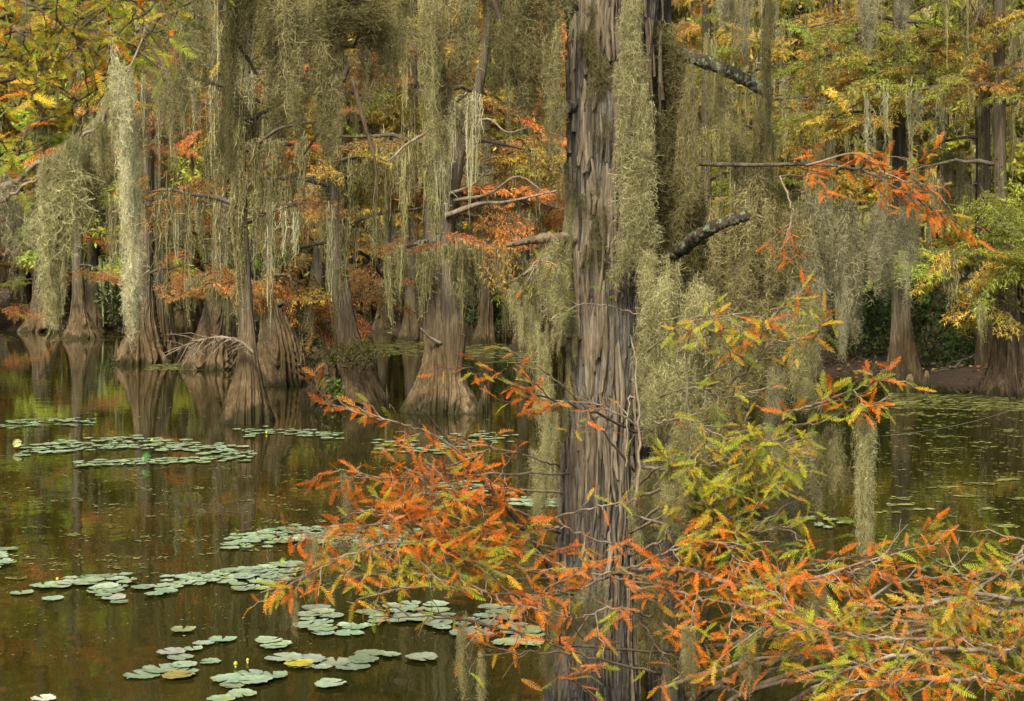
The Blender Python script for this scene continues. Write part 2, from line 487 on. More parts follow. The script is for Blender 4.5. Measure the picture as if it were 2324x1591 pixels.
def make_leaf(i):
    """a feathery cypress leaf spray about 0.1 m long: rachis along +X with two ranks of flat needles"""
    g = np.random.default_rng(700 + i)
    Ln = .10; n = 13
    t = np.linspace(.06, 1, n)
    droop = g.uniform(-.25, .5); sway = g.uniform(-.2, .2)
    ax = np.stack([Ln * t, Ln * sway * t ** 2, -Ln * droop * t ** 2], -1)
    tan = norm(np.gradient(ax, axis=0))
    prof = np.sin(np.pi * np.clip(t * .86 + .12, 0, 1)) ** .6 * .0205
    V, T = [], []
    for s in (-1, 1):
        lift = g.uniform(-.1, .55)
        side = norm(np.cross(np.array([0, 0, 1.]), tan)) * s
        up = norm(np.cross(tan, side)) * s
        dirv = norm(tan * (.75 + .15 * g.normal(size=(n, 1))) + side * .95 + up * (lift + .12 * g.normal(size=(n, 1))))
        tip = ax + dirv * (prof * g.uniform(.8, 1.15, n))[:, None]
        wv_ = tan * .0026
        mid = ax + dirv * (prof * .5)[:, None]
        for k in range(n):
            b0 = len(V)
            V += [ax[k] - wv_[k] * .5, mid[k] - wv_[k] * .9, tip[k], mid[k] + wv_[k] * .9, ax[k] + wv_[k] * .5]
            T += [[b0, b0 + 1, b0 + 4], [b0 + 1, b0 + 3, b0 + 4], [b0 + 1, b0 + 2, b0 + 3]]
    b0 = len(V)
    full = np.vstack([[0, 0, 0], ax])
    for k in range(0, len(full)):
        V += [full[k] + [0, -.0008, .0004], full[k] + [0, .0008, .0004]]
    for k in range(len(full) - 1):
        a = b0 + 2 * k
        T += [[a, a + 1, a + 3], [a, a + 3, a + 2]]
    return np.array(V), np.array(T)
LEAF_VT = [make_leaf(i) for i in range(10)]
LEAF_ME = [mesh_np('leaf_spray', V, None, T, [M_LEAF], False) for V, T in LEAF_VT]

def far_spray(i, big=1.0, twigmat=True):
    """a flat cypress branch plate about 1.4 m long with drooping foliage"""
    g = np.random.default_rng(800 + i)
    B = Buf()
    n = 9
    t = np.linspace(0, 1, n)
    ax = np.stack([1.4 * t, .10 * np.sin(t * 3 + g.random() * 6), .10 * t - .28 * t ** 2 + .02 * g.normal(size=n)], -1)
    V, Q, T = tube(ax, np.linspace(.016, .004, n), 4); B.add(V, Q, T, 1)
    base, dirs = [], []
    for k in range(24):
        u = .12 + .86 * (k + g.random() * .8) / 24
        p0 = np.array([np.interp(u, t, ax[:, c]) for c in range(3)])
        s = 1 if k % 2 else -1
        ln = (.62 - .42 * u) * g.uniform(.6, 1.2)
        d = norm(np.array([.75, s * 1.0, g.normal(0, .18)]))
        q = np.linspace(0, 1, 5)[:, None]
        tw = p0 + d * ln * q + np.array([0, 0, -.20 * ln]) * q ** 2 + g.normal(0, .008, (5, 3)) * q
        V, Q, T = tube(tw, np.linspace(.006, .002, 5), 3); B.add(V, Q, None, 1)
        m_ = int(ln / .020) + 2
        uu = g.random(m_)
        pp = np.stack([np.interp(uu, q[:, 0], tw[:, c]) for c in range(3)], -1)
        sd = norm(np.stack([g.normal(.45, .5, m_), g.normal(0, .75, m_), g.normal(-.35, .42, m_)], -1))
        base.append(pp); dirs.append(sd)
    pp = np.concatenate(base); dd = np.concatenate(dirs); m_ = len(pp)
    ln = g.uniform(.05, .11, (m_, 1)) * big
    sd = norm(np.cross(dd, norm(g.normal(size=(m_, 3)))))
    wd = g.uniform(.006, .011, (m_, 1)) * big
    a = pp; b_ = pp + dd * ln * .5 + sd * wd; c = pp + dd * ln + [0, 0, -.02]; d_ = pp + dd * ln * .5 - sd * wd
    V = np.stack([a, b_, c, d_], 1).reshape(-1, 3)
    Q = np.arange(m_ * 4).reshape(-1, 4)
    B.add(V, Q, None, 0)
    return B
SPRAY_B = [far_spray(i) for i in range(7)]
SPRAY = [b.mesh('foliage_spray', [M_FARLEAF, M_TWIG_DK], False) for b in SPRAY_B]

def basis(p, x, up=(0, 0, 1), s=1.0):
    x = norm(np.asarray(x, float)); z = np.asarray(up, float)
    y = norm(np.cross(z, x)); z = np.cross(x, y)
    M = np.eye(4); s = np.broadcast_to(np.asarray(s, float), (3,))
    M[:3, 0] = x * s[0]; M[:3, 1] = y * s[1]; M[:3, 2] = z * s[2]; M[:3, 3] = p
    return Matrix(M.tolist())

def hang(p, s=(1, 1, 1), tilt=.06):
    M = Matrix.Translation(Vector(p)) @ Matrix.Rotation(random.gauss(0, tilt), 4, 'X') @ Matrix.Rotation(random.gauss(0, tilt), 4, 'Y') @ Matrix.Rotation(random.random() * 6.283, 4, 'Z')
    return M @ Matrix.Diagonal((*s, 1))

# ------------------------------------------------------------------ swamp trees in the middle distance
def flutes(seed, nb, amp, fine=.05, decay=1.6, ztop=3.0):
    g = np.random.default_rng(seed)
    ph = g.random(6) * 6.28
    def f(U, v, Z):
        a = U * 2 * np.pi
        w = a + .25 * np.sin(Z * 1.1 + ph[0]) + .10 * np.sin(Z * 3.1 + ph[1])
        w2 = w + (.5 + .2 * np.sin(Z * .9 + ph[1])) * np.sin(2 * a + ph[2]) + .4 * np.sin(3 * a + ph[5] + .5 * Z)
        big = 1 - np.abs(np.sin(w2 * nb / 2 + ph[3]))
        med = 1 - np.abs(np.sin(w2 * nb * 1.13 + ph[4] + 2 * a))
        e = np.exp(-np.clip(Z, 0, 99) / decay)
        nz = vnoise2(U + .01 * np.sin(Z * 3), np.clip(Z / 14, 0, 1), nb * 9, 60, seed + 5) - .5
        fin = 1 - np.abs(np.sin(w2 * nb * 2.7 + 3 * np.sin(3 * a + ph[1]) + .5 * np.sin(Z * 2.3)))
        lump = vnoise2(U, np.clip(Z / 14, 0, 1), 5, 14, seed + 9) - .5
        return 1 + amp * (.15 + e) * (big - .5) + amp * .45 * (.2 + e) * (med - .5) + amp * .30 * (.35 + e) * (fin ** 1.5 - .4) + fine * nz + .16 * lump + .06 * (vnoise2(U, np.clip(Z / 14, 0, 1), 17, 50, seed + 3) - .5)
    return f

def limb_part(tree, p0, p1, r0, sag=.0, mat=None, name='limb', wig=.05):
    p0, p1 = np.asarray(p0), np.asarray(p1)
    t = np.linspace(0, 1, 9)[:, None]
    ln = np.linalg.norm(p1 - p0)
    pts = p0 * (1 - t) + p1 * t + np.array([0, 0, 1]) * (4 * t * (1 - t)) * sag * ln + rng.normal(0, wig * ln * .25, (9, 3)) * np.minimum(1, t * 3)
    V, Q, T = tube(pts, np.linspace(r0, r0 * .28, 9), 6)
    obj(name, mesh_np(name, V, Q, T, [mat or M_LIMB]), tree)
    return pts

def sprays_at(tree, pts, n, color, var, sc, spread=.25, u0=.35):
    """foliage plates growing along the outer part of a limb"""
    pts = np.asarray(pts); d0 = norm(pts[-1] - pts[0])
    for k in range(n):
        u = u0 + (1 - u0) * (k + random.random()) / n
        f = u * (len(pts) - 1); i = min(int(f), len(pts) - 2); p = pts[i] * (1 - f + i) + pts[i + 1] * (f - i)
        an = random.gauss(0, .75)
        d = np.array([d0[0] * math.cos(an) - d0[1] * math.sin(an), d0[0] * math.sin(an) + d0[1] * math.cos(an), random.gauss(-.05, .30)])
        p = p + rng.normal(0, spread * 1.5, 3) * [1, 1, .7]
        c = color if not isinstance(color, list) else random.choice(color)
        obj('foliage_spray', random.choice(SPRAY), tree, basis(p, d, (random.gauss(0, .4), random.gauss(0, .4), 1), sc * random.uniform(.7, 1.25)), jit(c, var))

def beards_at(tree, pts, n, color=MOSS, ln=1.0, wd=1.0):
    pts = np.asarray(pts)
    for k in range(n):
        f = random.uniform(.12, 1) * (len(pts) - 1); i = min(int(f), len(pts) - 2); p = pts[i] * (1 - f + i) + pts[i + 1] * (f - i)
        L_ = ln * random.choice([.5, .7, .9, 1.1, 1.5])
        w_ = wd * random.uniform(.6, 1.3)
        obj('moss_beard', random.choice(FAR_BEARD), tree, hang(p, (w_, w_, L_), .04), jm(color, .12))

def wide_at(tree, pts, n, color, ln):
    pts = np.asarray(pts); d0 = pts[-1] - pts[0]; an = math.atan2(d0[1], d0[0])
    for k in range(n):
        f = random.uniform(.2, .95) * (len(pts) - 1); i = min(int(f), len(pts) - 2); p = pts[i] * (1 - f + i) + pts[i + 1] * (f - i)
        M = Matrix.Translation(Vector(p)) @ Matrix.Rotation(an + random.gauss(0, .3), 4, 'Z') @ Matrix.Diagonal((random.uniform(.7, 1.3), 1, ln * random.uniform(.6, 1.5), 1))
        obj('moss_beard', random.choice(FAR_WIDE), tree, M, jm(color, .14))

def mid_tree(label, prof, nb, amp, seed, decay=1.3, limbs=14, z0=2.2, z1=9, color=RUST, lsize=2.2, sprays=3, beards=3, moss=MOSS, na=220, nz=130, mat=None, depth=None, extra=(), avoid_front=False, blen=1.0, cat='tree', clad=.6):
    """prof: (x, y, half width) survey bearings from the waterline up"""
    d = depth or dist_of(prof[0][1])
    k = d / FPX
    path = [(*P(x, y, d), hw * k) for x, y, hw in prof]
    b = path[0]
    path = [(b[0], b[1], -.35, b[3] * 1.10)] + [(p[0], p[1], max(p[2], 0.0), p[3]) for p in path]
    tree = empty('cypress_tree', (b[0], b[1], 0), label, cat, 'bald cypress trees standing in the swamp')
    V, Q, T = lathe(path, na, nz, flutes(seed, nb, amp, decay=decay))
    obj('trunk', mesh_np('trunk', V, Q, T, [mat or M_BARK]), tree)
    sp = smooth_path(path, 60)
    def at_z(z):
        i = np.argmin(abs(sp[:, 2] - z)); return sp[i]
    for j in range(limbs):
        z = z0 + (z1 - z0) * (j + random.random() * .8) / limbs
        c = at_z(z)
        an = j * 2.4 + random.random()
        if avoid_front and math.sin(an) < -.3: an = -an
        ln = lsize * random.uniform(.6, 1.2) * (1.1 - .35 * (z - z0) / (z1 - z0 + .01))
        p1 = c[:3] + np.array([math.cos(an) * ln, math.sin(an) * ln, random.uniform(-.1, .35) * ln])
        pts = limb_part(tree, c[:3], p1, .045 * random.uniform(.7, 1.3), .06)
        if sprays: sprays_at(tree, pts, sprays, color, .22, random.uniform(.7, 1.05))
        if beards: wide_at(tree, pts, max(1, beards // 2), random.choice([moss, MOSS_TAN, MOSS_GREY]), blen)
    zz = z0 - .2
    while zz < min(z1, 7.5) and clad:       # moss clinging to the stem itself
        c = at_z(zz); a_ = random.uniform(-2.6, -.5)
        p = c[:3] + np.array([math.cos(a_), math.sin(a_), 0]) * c[3] * 1.02
        w_ = clad * random.uniform(.7, 1.2)
        obj('moss_beard', random.choice(FAR_BEARD), tree, hang(p, (w_, w_, random.uniform(.7, 1.2)), .03), jm(moss, .14))
        zz += .6 if clad < .7 else .3
    for (x, y, dd, rx, col, n, nb_) in extra:       # named boughs seen in the photograph
        tip = P(x, y, d + dd)
        z = max(1.6, tip[2] - .2 * abs(tip[0] - b[0]) + .3)
        c = at_z(z)
        dirx = 1 if tip[0] >= c[0] else -1
        end = tip + np.array([dirx * rx * k * .6, 0, -.05])
        pts = limb_part(tree, c[:3], end, .05, .08)
        for q in range(n):
            p = tip + np.array([random.uniform(-1, 1) * rx * k, random.gauss(0, .4), random.gauss(0, .20)])
            dvec = np.array([dirx * random.uniform(-.2, 1), random.gauss(-.2, .7), random.gauss(-.10, .22)])
            cc = col if not isinstance(col, list) else random.choice(col)
            obj('foliage_spray', random.choice(SPRAY), tree, basis(p - norm(dvec) * .5, dvec, (random.gauss(0, .35), random.gauss(0, .35), 1), random.uniform(.6, 1.0)), jit(cc, .2))
        for q in range(nb_):
            p = tip + np.array([random.uniform(-1, 1) * rx * k, random.gauss(0, .3), random.uniform(-.15, .1)])
            w_ = random.uniform(.5, 1.1)
            obj('moss_beard', random.choice(FAR_BEARD), tree, hang(p, (w_, w_, random.uniform(.4, 1.1) * blen), .04), jm(moss, .12))
    return tree, at_z

OR_Y = [ORANGE, RUST, GOLD]; YG = [LIME, OLIVE, GOLD]; RG = [RUST, RUST, ORANGE, OLIVE]
YGO = [OLIVE, OLIVE, blend(OLIVE, ORANGE, .5), blend(LIME, GREEN, .4), GOLD, blend(RUST, OLIVE, .4)]
mid_tree('broad dark fluted cypress butt at the far water end behind the moss tip', [(100, 752, 52), (100, 725, 38), (100, 690, 27), (98, 600, 20), (95, 300, 17), (95, -500, 10)], 13, .30, 21, 1.6, 14, 4, 15, [LIME, GOLD, OLIVE, ORANGE], 3.2, 4, 1, clad=.4, na=144, nz=70,
         extra=[(60, 640, 0, 60, YG, 6, 2), (30, 700, -6, 60, OR_Y, 6, 0)])
mid_tree('slim pale grey cypress with neat bell shaped butt, far across the water', [(187, 768, 46), (184, 745, 33), (181, 715, 21), (178, 680, 15), (176, 600, 12), (175, 400, 11), (172, -300, 8)], 12, .22, 22, 1.4, 12, 4.5, 14, OR_Y, 2.8, 5, 1, clad=.5, na=144, nz=90,
         extra=[(200, 618, -1, 60, [RUST, SALMON], 7, 2), (230, 540, 1, 70, OR_Y, 6, 3)])
mid_tree('dark cypress with steep skirted butt and two small knees at its foot', [(322, 825, 66), (322, 790, 47), (325, 750, 34), (328, 700, 25), (330, 600, 19), (332, 300, 16), (335, -600, 11)], 15, .30, 23, 1.5, 12, 4, 12, OR_Y, 2.4, 5, 2, clad=.8,
         extra=[(400, 345, 1, 60, [GOLD, ORANGE], 9, 3), (430, 235, 1, 70, [ORANGE, GOLD, GOLD], 12, 1), (310, 290, 1, 60, [GOLD, LIME, ORANGE], 10, 1), (270, 130, 1, 80, [ORANGE, GOLD], 12, 1), (450, 90, 1, 80, [ORANGE, GOLD], 10, 1), (430, 620, -1.5, 70, [RUST, ORANGE, SALMON], 8, 5)])
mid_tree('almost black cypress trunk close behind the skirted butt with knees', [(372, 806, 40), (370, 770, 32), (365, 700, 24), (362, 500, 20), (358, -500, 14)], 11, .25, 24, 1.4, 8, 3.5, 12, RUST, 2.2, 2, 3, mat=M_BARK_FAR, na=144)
mid_tree('massive wide cone shaped cypress butt with grey fluting, mid water', [(485, 836, 68), (488, 800, 58), (492, 760, 46), (496, 710, 34), (500, 660, 27), (503, 560, 21), (505, 200, 17), (505, -700, 12)], 19, .22, 25, 1.8, 12, 3, 12, [ORANGE, GOLD, RUST, OLIVE], 2.4, 5, 3, clad=.85,
         extra=[(560, 385, .5, 70, [GOLD, ORANGE, RUST], 10, 3), (560, 220, .5, 80, [ORANGE, GOLD, RUST], 12, 1), (480, 430, .5, 50, [ORANGE, GOLD], 7, 2), (470, 640, -1, 40, [RUST], 4, 4)])
mid_tree('tall grooved cypress butt standing between the bell shaped trunk and the dead stump', [(645, 872, 60), (640, 835, 55), (634, 790, 48), (628, 745, 38), (622, 700, 28), (618, 600, 20), (614, 200, 16), (612, -700, 12)], 17, .26, 26, 1.6, 12, 2.6, 11, OR_Y, 2.2, 4, 3, clad=.85,
         extra=[(680, 480, .5, 60, [RUST, ORANGE], 9, 3), (690, 230, .5, 80, [ORANGE, RUST, GOLD], 12, 1), (640, 330, .5, 60, [GOLD, ORANGE], 9, 2), (610, 655, -2.5, 95, [ORANGE, GOLD, ORANGE, RUST], 17, 12), (745, 715, -2.5, 60, [ORANGE, RUST], 7, 3), (720, 130, -2, 30, [ORANGE], 4, 0)])
t6, _ = mid_tree('bell shaped cypress butt lit tan brown, nearest of the trees in open water', [(560, 957, 62), (560, 925, 53), (561, 890, 42), (562, 855, 32), (562, 815, 24), (561, 760, 18), (557, 680, 15), (550, 500, 12), (545, 200, 10), (545, -600, 10)], 17, .17, 27, 1.0, 10, 2.6, 8, RUST, 1.5, 1, 5, na=260, nz=180, blen=.9, clad=.75,
         extra=[(545, 250, .3, 40, [OLIVE], 1, 7)])
mid_tree('cypress with a bush sprouting round its trunk above a dark flared butt', [(818, 925, 64), (816, 895, 56), (813, 860, 44), (806, 820, 34), (792, 770, 27), (780, 700, 23), (770, 600, 19), (764, 450, 17), (760, 200, 14), (758, -600, 10)], 16, .22, 28, 1.1, 10, 2.6, 9, OR_Y, 1.8, 2, 4, na=240, nz=160, clad=.8,
         extra=[(800, 430, .6, 55, [LIME, LIME, OLIVE], 9, 3), (860, 255, .8, 90, [GOLD, LIME, GOLD], 14, 5), (790, 320, .9, 40, [ORANGE, GOLD], 6, 2), (900, 440, 2, 60, [ORANGE, GOLD, RUST], 10, 3), (840, 150, 1.5, 80, [RUST, ORANGE], 10, 1), (850, 645, 4, 70, [RUST, SALMON], 8, 3)])
t9, az9 = mid_tree('big fluted cypress with twin fused stems and white barked boughs, mid water', [(1000, 932, 96), (1000, 900, 76), (1000, 865, 58), (1001, 825, 46), (1000, 790, 41), (993, 740, 36), (988, 680, 30), (986, 600, 27), (987, 500, 23), (985, 400, 19), (980, 200, 15), (975, -600, 10)], 18, .18, 29, 1.1, 8, 3.0, 9, RG, 1.8, 1, 5, na=300, nz=200, blen=1.0, clad=.8,
         extra=[(1190, 345, .8, 80, [RUST, GOLD, ORANGE, OLIVE], 16, 4), (1100, 230, 1.5, 80, [RUST, OLIVE, GOLD], 12, 2), (1220, 150, 1.5, 70, [ORANGE, OLIVE], 10, 1), (900, 220, 2, 60, [GOLD, LIME], 8, 1), (1180, 470, 1.5, 80, [RUST, ORANGE, GOLD], 10, 3), (930, 570, -.6, 50, [RUST], 2, 12), (1090, 560, -.4, 70, [RUST, ORANGE], 4, 12), (1100, 505, .6, 80, [RUST, SALMON], 5, 4), (1180, 600, .5, 40, [OLIVE], 1, 8)])
# second, fused stem of that tree, forking to the right higher up
d9 = dist_of(932); k9 = d9 / FPX
st = [(*P(x, y, d9 - .12), hw * k9) for x, y, hw in [(1012, 900, 20), (1022, 840, 26), (1026, 790, 29), (1027, 740, 28), (1022, 680, 25), (1014, 600, 20), (1010, 520, 19), (1022, 440, 18), (1040, 360, 16), (1062, 290, 14), (1082, 220, 12), (1100, 120, 10), (1110, 0, 8)]]
V, Q, T = lathe(st, 90, 110, flutes(61, 11, .12, .08))
obj('second_stem', mesh_np('second_stem', V, Q, T, [M_BARK]), t9)
for pp, r in (([(1010, 490), (1090, 462), (1150, 458), (1262, 433)], .045), ([(1020, 440), (1070, 420), (1110, 385)], .03), ([(1060, 300), (1020, 240), (990, 150)], .05), ([(1065, 285), (1110, 270), (1150, 300), (1195, 290)], .025),
              ([(970, 300), (920, 330), (880, 365), (850, 350)], .03), ([(1000, 780), (975, 765), (955, 745)], .035), ([(1030, 455), (1110, 440), (1175, 400), (1240, 440)], .03)):
    q = smooth_path([P(x, y, d9 - .3 - .15 * i) for i, (x, y) in enumerate(pp)], 14)
    V, Q, T = tube(q, np.linspace(r, r * .3, 14), 6, .08)
    obj('limb', mesh_np('limb', V, Q, T, [M_TWIG if r < .05 else M_LIMB]), t9)
# dead bare bough in front of the bell shaped butt
d6 = dist_of(957) - .5
B = Buf()
mainp = smooth_path([P(x, y, d6) for x, y in ((575, 800), (545, 775), (500, 765), (455, 772), (415, 790))], 24)
V, Q, T = tube(mainp, np.linspace(.030, .006, 24), 5, .1); B.add(V, Q, T)
for k in range(60):
    i = random.randrange(3, 24); p = mainp[i]; dv = norm(np.array([random.gauss(-.5, .6), random.gauss(0, .6), random.gauss(-.35, .4)]))
    ln = random.uniform(.12, .5); tt = np.linspace(0, 1, 6)[:, None]
    q = p + dv * ln * tt + np.array([0, 0, -.2 * ln]) * tt ** 2 + rng.normal(0, .012, (6, 3)) * tt
    V, Q, T = tube(q, np.linspace(.009, .004, 6), 3); B.add(V, Q)
obj('dead_bough', B.mesh('dead_bough', [M_TWIG]), t6)

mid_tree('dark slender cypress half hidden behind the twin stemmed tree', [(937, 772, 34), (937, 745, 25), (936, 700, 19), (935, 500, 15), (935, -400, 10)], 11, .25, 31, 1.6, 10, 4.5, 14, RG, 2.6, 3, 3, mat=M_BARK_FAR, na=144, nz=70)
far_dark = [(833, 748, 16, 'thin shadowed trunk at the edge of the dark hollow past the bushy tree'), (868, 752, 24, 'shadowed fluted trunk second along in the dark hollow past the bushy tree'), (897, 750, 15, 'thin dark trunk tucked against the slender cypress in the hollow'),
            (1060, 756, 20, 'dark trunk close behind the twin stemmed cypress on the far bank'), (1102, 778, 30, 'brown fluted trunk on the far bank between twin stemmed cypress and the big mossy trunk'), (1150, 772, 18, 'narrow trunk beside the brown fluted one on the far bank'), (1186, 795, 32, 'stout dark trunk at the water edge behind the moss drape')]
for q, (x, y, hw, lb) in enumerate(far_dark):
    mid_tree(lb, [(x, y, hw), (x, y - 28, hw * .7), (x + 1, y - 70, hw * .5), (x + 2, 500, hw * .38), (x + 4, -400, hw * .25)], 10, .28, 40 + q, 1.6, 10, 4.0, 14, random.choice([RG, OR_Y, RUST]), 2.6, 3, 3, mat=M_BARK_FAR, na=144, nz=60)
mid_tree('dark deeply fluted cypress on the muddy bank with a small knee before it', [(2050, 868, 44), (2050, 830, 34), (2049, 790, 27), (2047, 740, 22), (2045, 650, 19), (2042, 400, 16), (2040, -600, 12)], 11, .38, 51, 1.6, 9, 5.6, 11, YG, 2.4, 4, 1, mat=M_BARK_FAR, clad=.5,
         extra=[(2080, 470, 0, 60, [OLIVE], 1, 8), (1930, 150, -1.0, 100, YGO, 26, 2), (2080, 190, -1.2, 90, YGO, 24, 1), (2130, 90, -1, 120, YGO, 24, 2), (1900, 270, -1.0, 90, [GOLD, OLIVE, RUST], 18, 2), (1880, 60, -.6, 90, YGO, 14, 2)])
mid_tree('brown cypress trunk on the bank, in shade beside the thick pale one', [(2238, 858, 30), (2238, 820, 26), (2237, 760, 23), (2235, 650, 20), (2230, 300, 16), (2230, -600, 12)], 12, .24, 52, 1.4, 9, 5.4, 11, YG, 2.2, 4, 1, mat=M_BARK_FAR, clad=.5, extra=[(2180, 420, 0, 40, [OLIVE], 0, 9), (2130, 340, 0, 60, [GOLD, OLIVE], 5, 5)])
mid_tree('thick pale streaked cypress on the bank, its base at the water edge', [(2290, 897, 70), (2290, 865, 52), (2288, 830, 40), (2285, 780, 32), (2284, 720, 27), (2280, 640, 22), (2272, 450, 14), (2268, 250, 13), (2265, -600, 10)], 14, .24, 53, 1.2, 8, 5.0, 9, YG, 1.8, 3, 1, clad=0, na=240, nz=150,
         extra=[(2170, 590, -2, 130, [LIME, OLIVE, LIME, GOLD, GREEN], 24, 4), (2270, 500, -2, 60, [LIME, OLIVE], 12, 0), (2240, 690, -2, 50, [LIME, GOLD], 6, 2), (2120, 385, 0, 80, [OLIVE], 0, 4), (2230, 190, 0, 90, YGO, 18, 3), (2260, 60, 0, 90, YGO, 16, 2)])
for (x0, y0, hw, lb, col, dd) in [(1330, 800, 30, 'cypress on the bank hidden mostly by the big mossy trunk', RG, 44), (1600, 800, 30, 'cypress behind the broken lichen crusted limb', YG, 40), (1735, 790, 26, 'thin dark cypress showing through the moss curtain', YG, 38), (1880, 800, 26, 'cypress standing behind the dark green bank shrubs', YG, 42)]:
    mid_tree(lb, [(x0, HZ + CAM_H * FPX / dd, hw), (x0, 760, hw * .7), (x0, 700, hw * .5), (x0 + 3, 400, hw * .4), (x0 + 5, -500, hw * .3)], 11, .26, 70 + int(x0), 1.5, 14, 3.0, 13, col, 2.8, 4, 3, mat=M_BARK_FAR, depth=dd, na=144, nz=70)

# ------------------------------------------------------------------ far trees
def far_variant(i):
    g = random.Random(900 + i)
    h = g.uniform(17, 23)
    r0 = g.uniform(.7, 1.0)
    path = [(0, 0, -.4, r0), (0, 0, .6, r0 * .75), (0.02, 0, 2, r0 * .42), (.1, 0, 5, r0 * .27), (g.uniform(-.4, .4), 0, 12, r0 * .2), (g.uniform(-.6, .6), 0, h, .04)]
    V, Q, T = lathe(path, 48, 40, flutes(950 + i, 9, .3, decay=1.6))
    tr = mesh_np('trunk', V, Q, T, [M_BARK_FAR])
    C = Buf(); Mb = Buf()
    nl = 34
    moss_v = [moss_strands(30, 1.9, .17, 7, .035, .025, 2, .14, .25, 1200 + i * 5 + q).arrays() for q in range(4)]
    for j in range(nl):
        z = 3.0 + (h - 3.0) * (j / nl) ** 1.05
        an = j * 2.4 + g.random()
        ln = (3.6 * (1 - (z / h) ** 1.6) + .5) * g.uniform(.6, 1.15)
        p1 = np.array([math.cos(an) * ln, math.sin(an) * ln, z + g.uniform(-.1, .3) * ln])
        t = np.linspace(0, 1, 5)[:, None]
        pts = np.array([0, 0, z]) * (1 - t) + p1 * t
        V, Q, T = tube(pts, np.linspace(.05, .015, 5), 4); C.add(V, Q, T, 1)
        for k in range(4):
            u = g.uniform(.3, 1)
            p = pts[0] * (1 - u) + pts[-1] * u + np.array([g.gauss(0, .3), g.gauss(0, .3), g.gauss(0, .25)])
            a2 = an + g.gauss(0, .8)
            Mx = np.array(basis(p, (math.cos(a2), math.sin(a2), g.gauss(-.05, .18)), (g.gauss(0, .2), g.gauss(0, .2), 1), g.uniform(.9, 1.5)))
            Vs, Qs, Ts, fm = g.choice(FAR_SP)
            C.add(Vs @ Mx[:3, :3].T + Mx[:3, 3], Qs, None, 0)
        for k in range(4):
            u = g.uniform(.1, 1)
            p = pts[0] * (1 - u) + pts[-1] * u
            Vm, Qm, _, _ = g.choice(moss_v)
            s = np.array([g.uniform(.6, 1.3)] * 2 + [g.uniform(.6, 1.5)])
            Mb.add(Vm * s + p, Qm)
    return tr, C.mesh('crown', [M_FARLEAF, M_TWIG_DK], False), Mb.mesh('hanging_moss', [M_MOSS])

def coarse(i):
    """sparser foliage plate with larger leaves for trees far away"""
    g = np.random.default_rng(1500 + i)
    m_ = 140
    x = g.random(m_); y = g.normal(0, .33, m_) * (1.1 - x * .6)
    pp = np.stack([1.4 * x, y, -.25 * x ** 2 - .15 * np.abs(y) + g.normal(0, .03, m_)], -1)
    dd = norm(np.stack([g.normal(.45, .5, m_), g.normal(0, .7, m_), g.normal(-.4, .4, m_)], -1))
    ln = g.uniform(.14, .30, (m_, 1)); sd = norm(np.cross(dd, norm(g.normal(size=(m_, 3))))); wd = g.uniform(.022, .045, (m_, 1))
    V = np.stack([pp, pp + dd * ln * .5 + sd * wd, pp + dd * ln, pp + dd * ln * .5 - sd * wd], 1).reshape(-1, 3)
    return V, np.arange(m_ * 4).reshape(-1, 4), None, None
FAR_SP = [coarse(i) for i in range(6)]
FARV = [far_variant(i) for i in range(5)]
def far_tree(x, y, v, color, mc, s, rot, word):
    z = float(ground_z(np.array(x), np.array(float(y))))
    t = empty('cypress_tree', (x, y, z), f'distant mossy cypress with {word} foliage in the dense forest beyond the water', 'tree', 'distant trees of the swamp forest')
    M = Matrix.Translation((x, y, z)) @ Matrix.Rotation(rot, 4, 'Z') @ Matrix.Diagonal((s, s, s, 1))
    tr, cr, mo = FARV[v]
    obj('trunk', tr, t, M); obj('crown', cr, t, M, color); obj('hanging_moss', mo, t, M, mc)
n_far = 0
for row, dd in enumerate((58, 64, 71, 79, 88, 98)):
    half = dd * .40 + 4
    step = 3.7 + row * .45
    x = -half + random.random() * step
    while x < half:
        sx = x / dd
        yy = dd + random.uniform(-2.5, 2.5)
        if sx > .12: yy -= 12
        if yy > float(shore(np.array(sx))) + 1.0 or row > 0:
            if sx < -.2: pal = [GOLD, ORANGE, LIME, GOLD, LIME]
            elif sx < .12: pal = [RUST, ORANGE, GOLD, OLIVE, GOLD]
            else: pal = [OLIVE, GOLD, GREEN, LIME, OLIVE]
            cw = random.choice(pal)
            word = {RUST: 'rust brown', ORANGE: 'orange', GOLD: 'golden', LIME: 'yellow green', OLIVE: 'olive', GREEN: 'green'}[cw]
            far_tree(x, yy, random.randrange(5), jit(cw, .2), jit(random.choice([MOSS, MOSS_TAN, MOSS_GREY]), .12), random.uniform(.85, 1.2), random.random() * 6.28, word)
            n_far += 1
        x += step * random.uniform(.7, 1.3)

# the wood beyond, one unbroken mass of leaves
g = np.random.default_rng(5)
m_ = 60000
X = g.uniform(-75, 75, m_); Y = g.uniform(106, 122, m_); Z = 27 * g.random(m_) ** .9
dd = norm(g.normal(size=(m_, 3)) * [1, 1, .7] + [0, 0, -.4]); sd = norm(np.cross(dd, norm(g.normal(size=(m_, 3)))))
ln = g.uniform(.5, 1.2, (m_, 1)); wd = g.uniform(.10, .22, (m_, 1)); pp = np.stack([X, Y, Z], -1)
V = np.stack([pp, pp + dd * ln * .5 + sd * wd, pp + dd * ln, pp + dd * ln * .5 - sd * wd], 1).reshape(-1, 3)
cell = (np.sin(X * .45 + 1.3 * np.sin(Z * .3)) + np.sin(Z * .8 + X * .21)) * .25 + .5
c0, c1, c2 = map(np.array, (RUST, OLIVE, MOSS_TAN))
cc = c0 * cell[:, None] + c1 * (1 - cell[:, None]); pick = g.random(m_) < .35; cc[pick] = c2
M_MASS = leaf_mat('far_wood_leaf', 'tint', .3, .5)
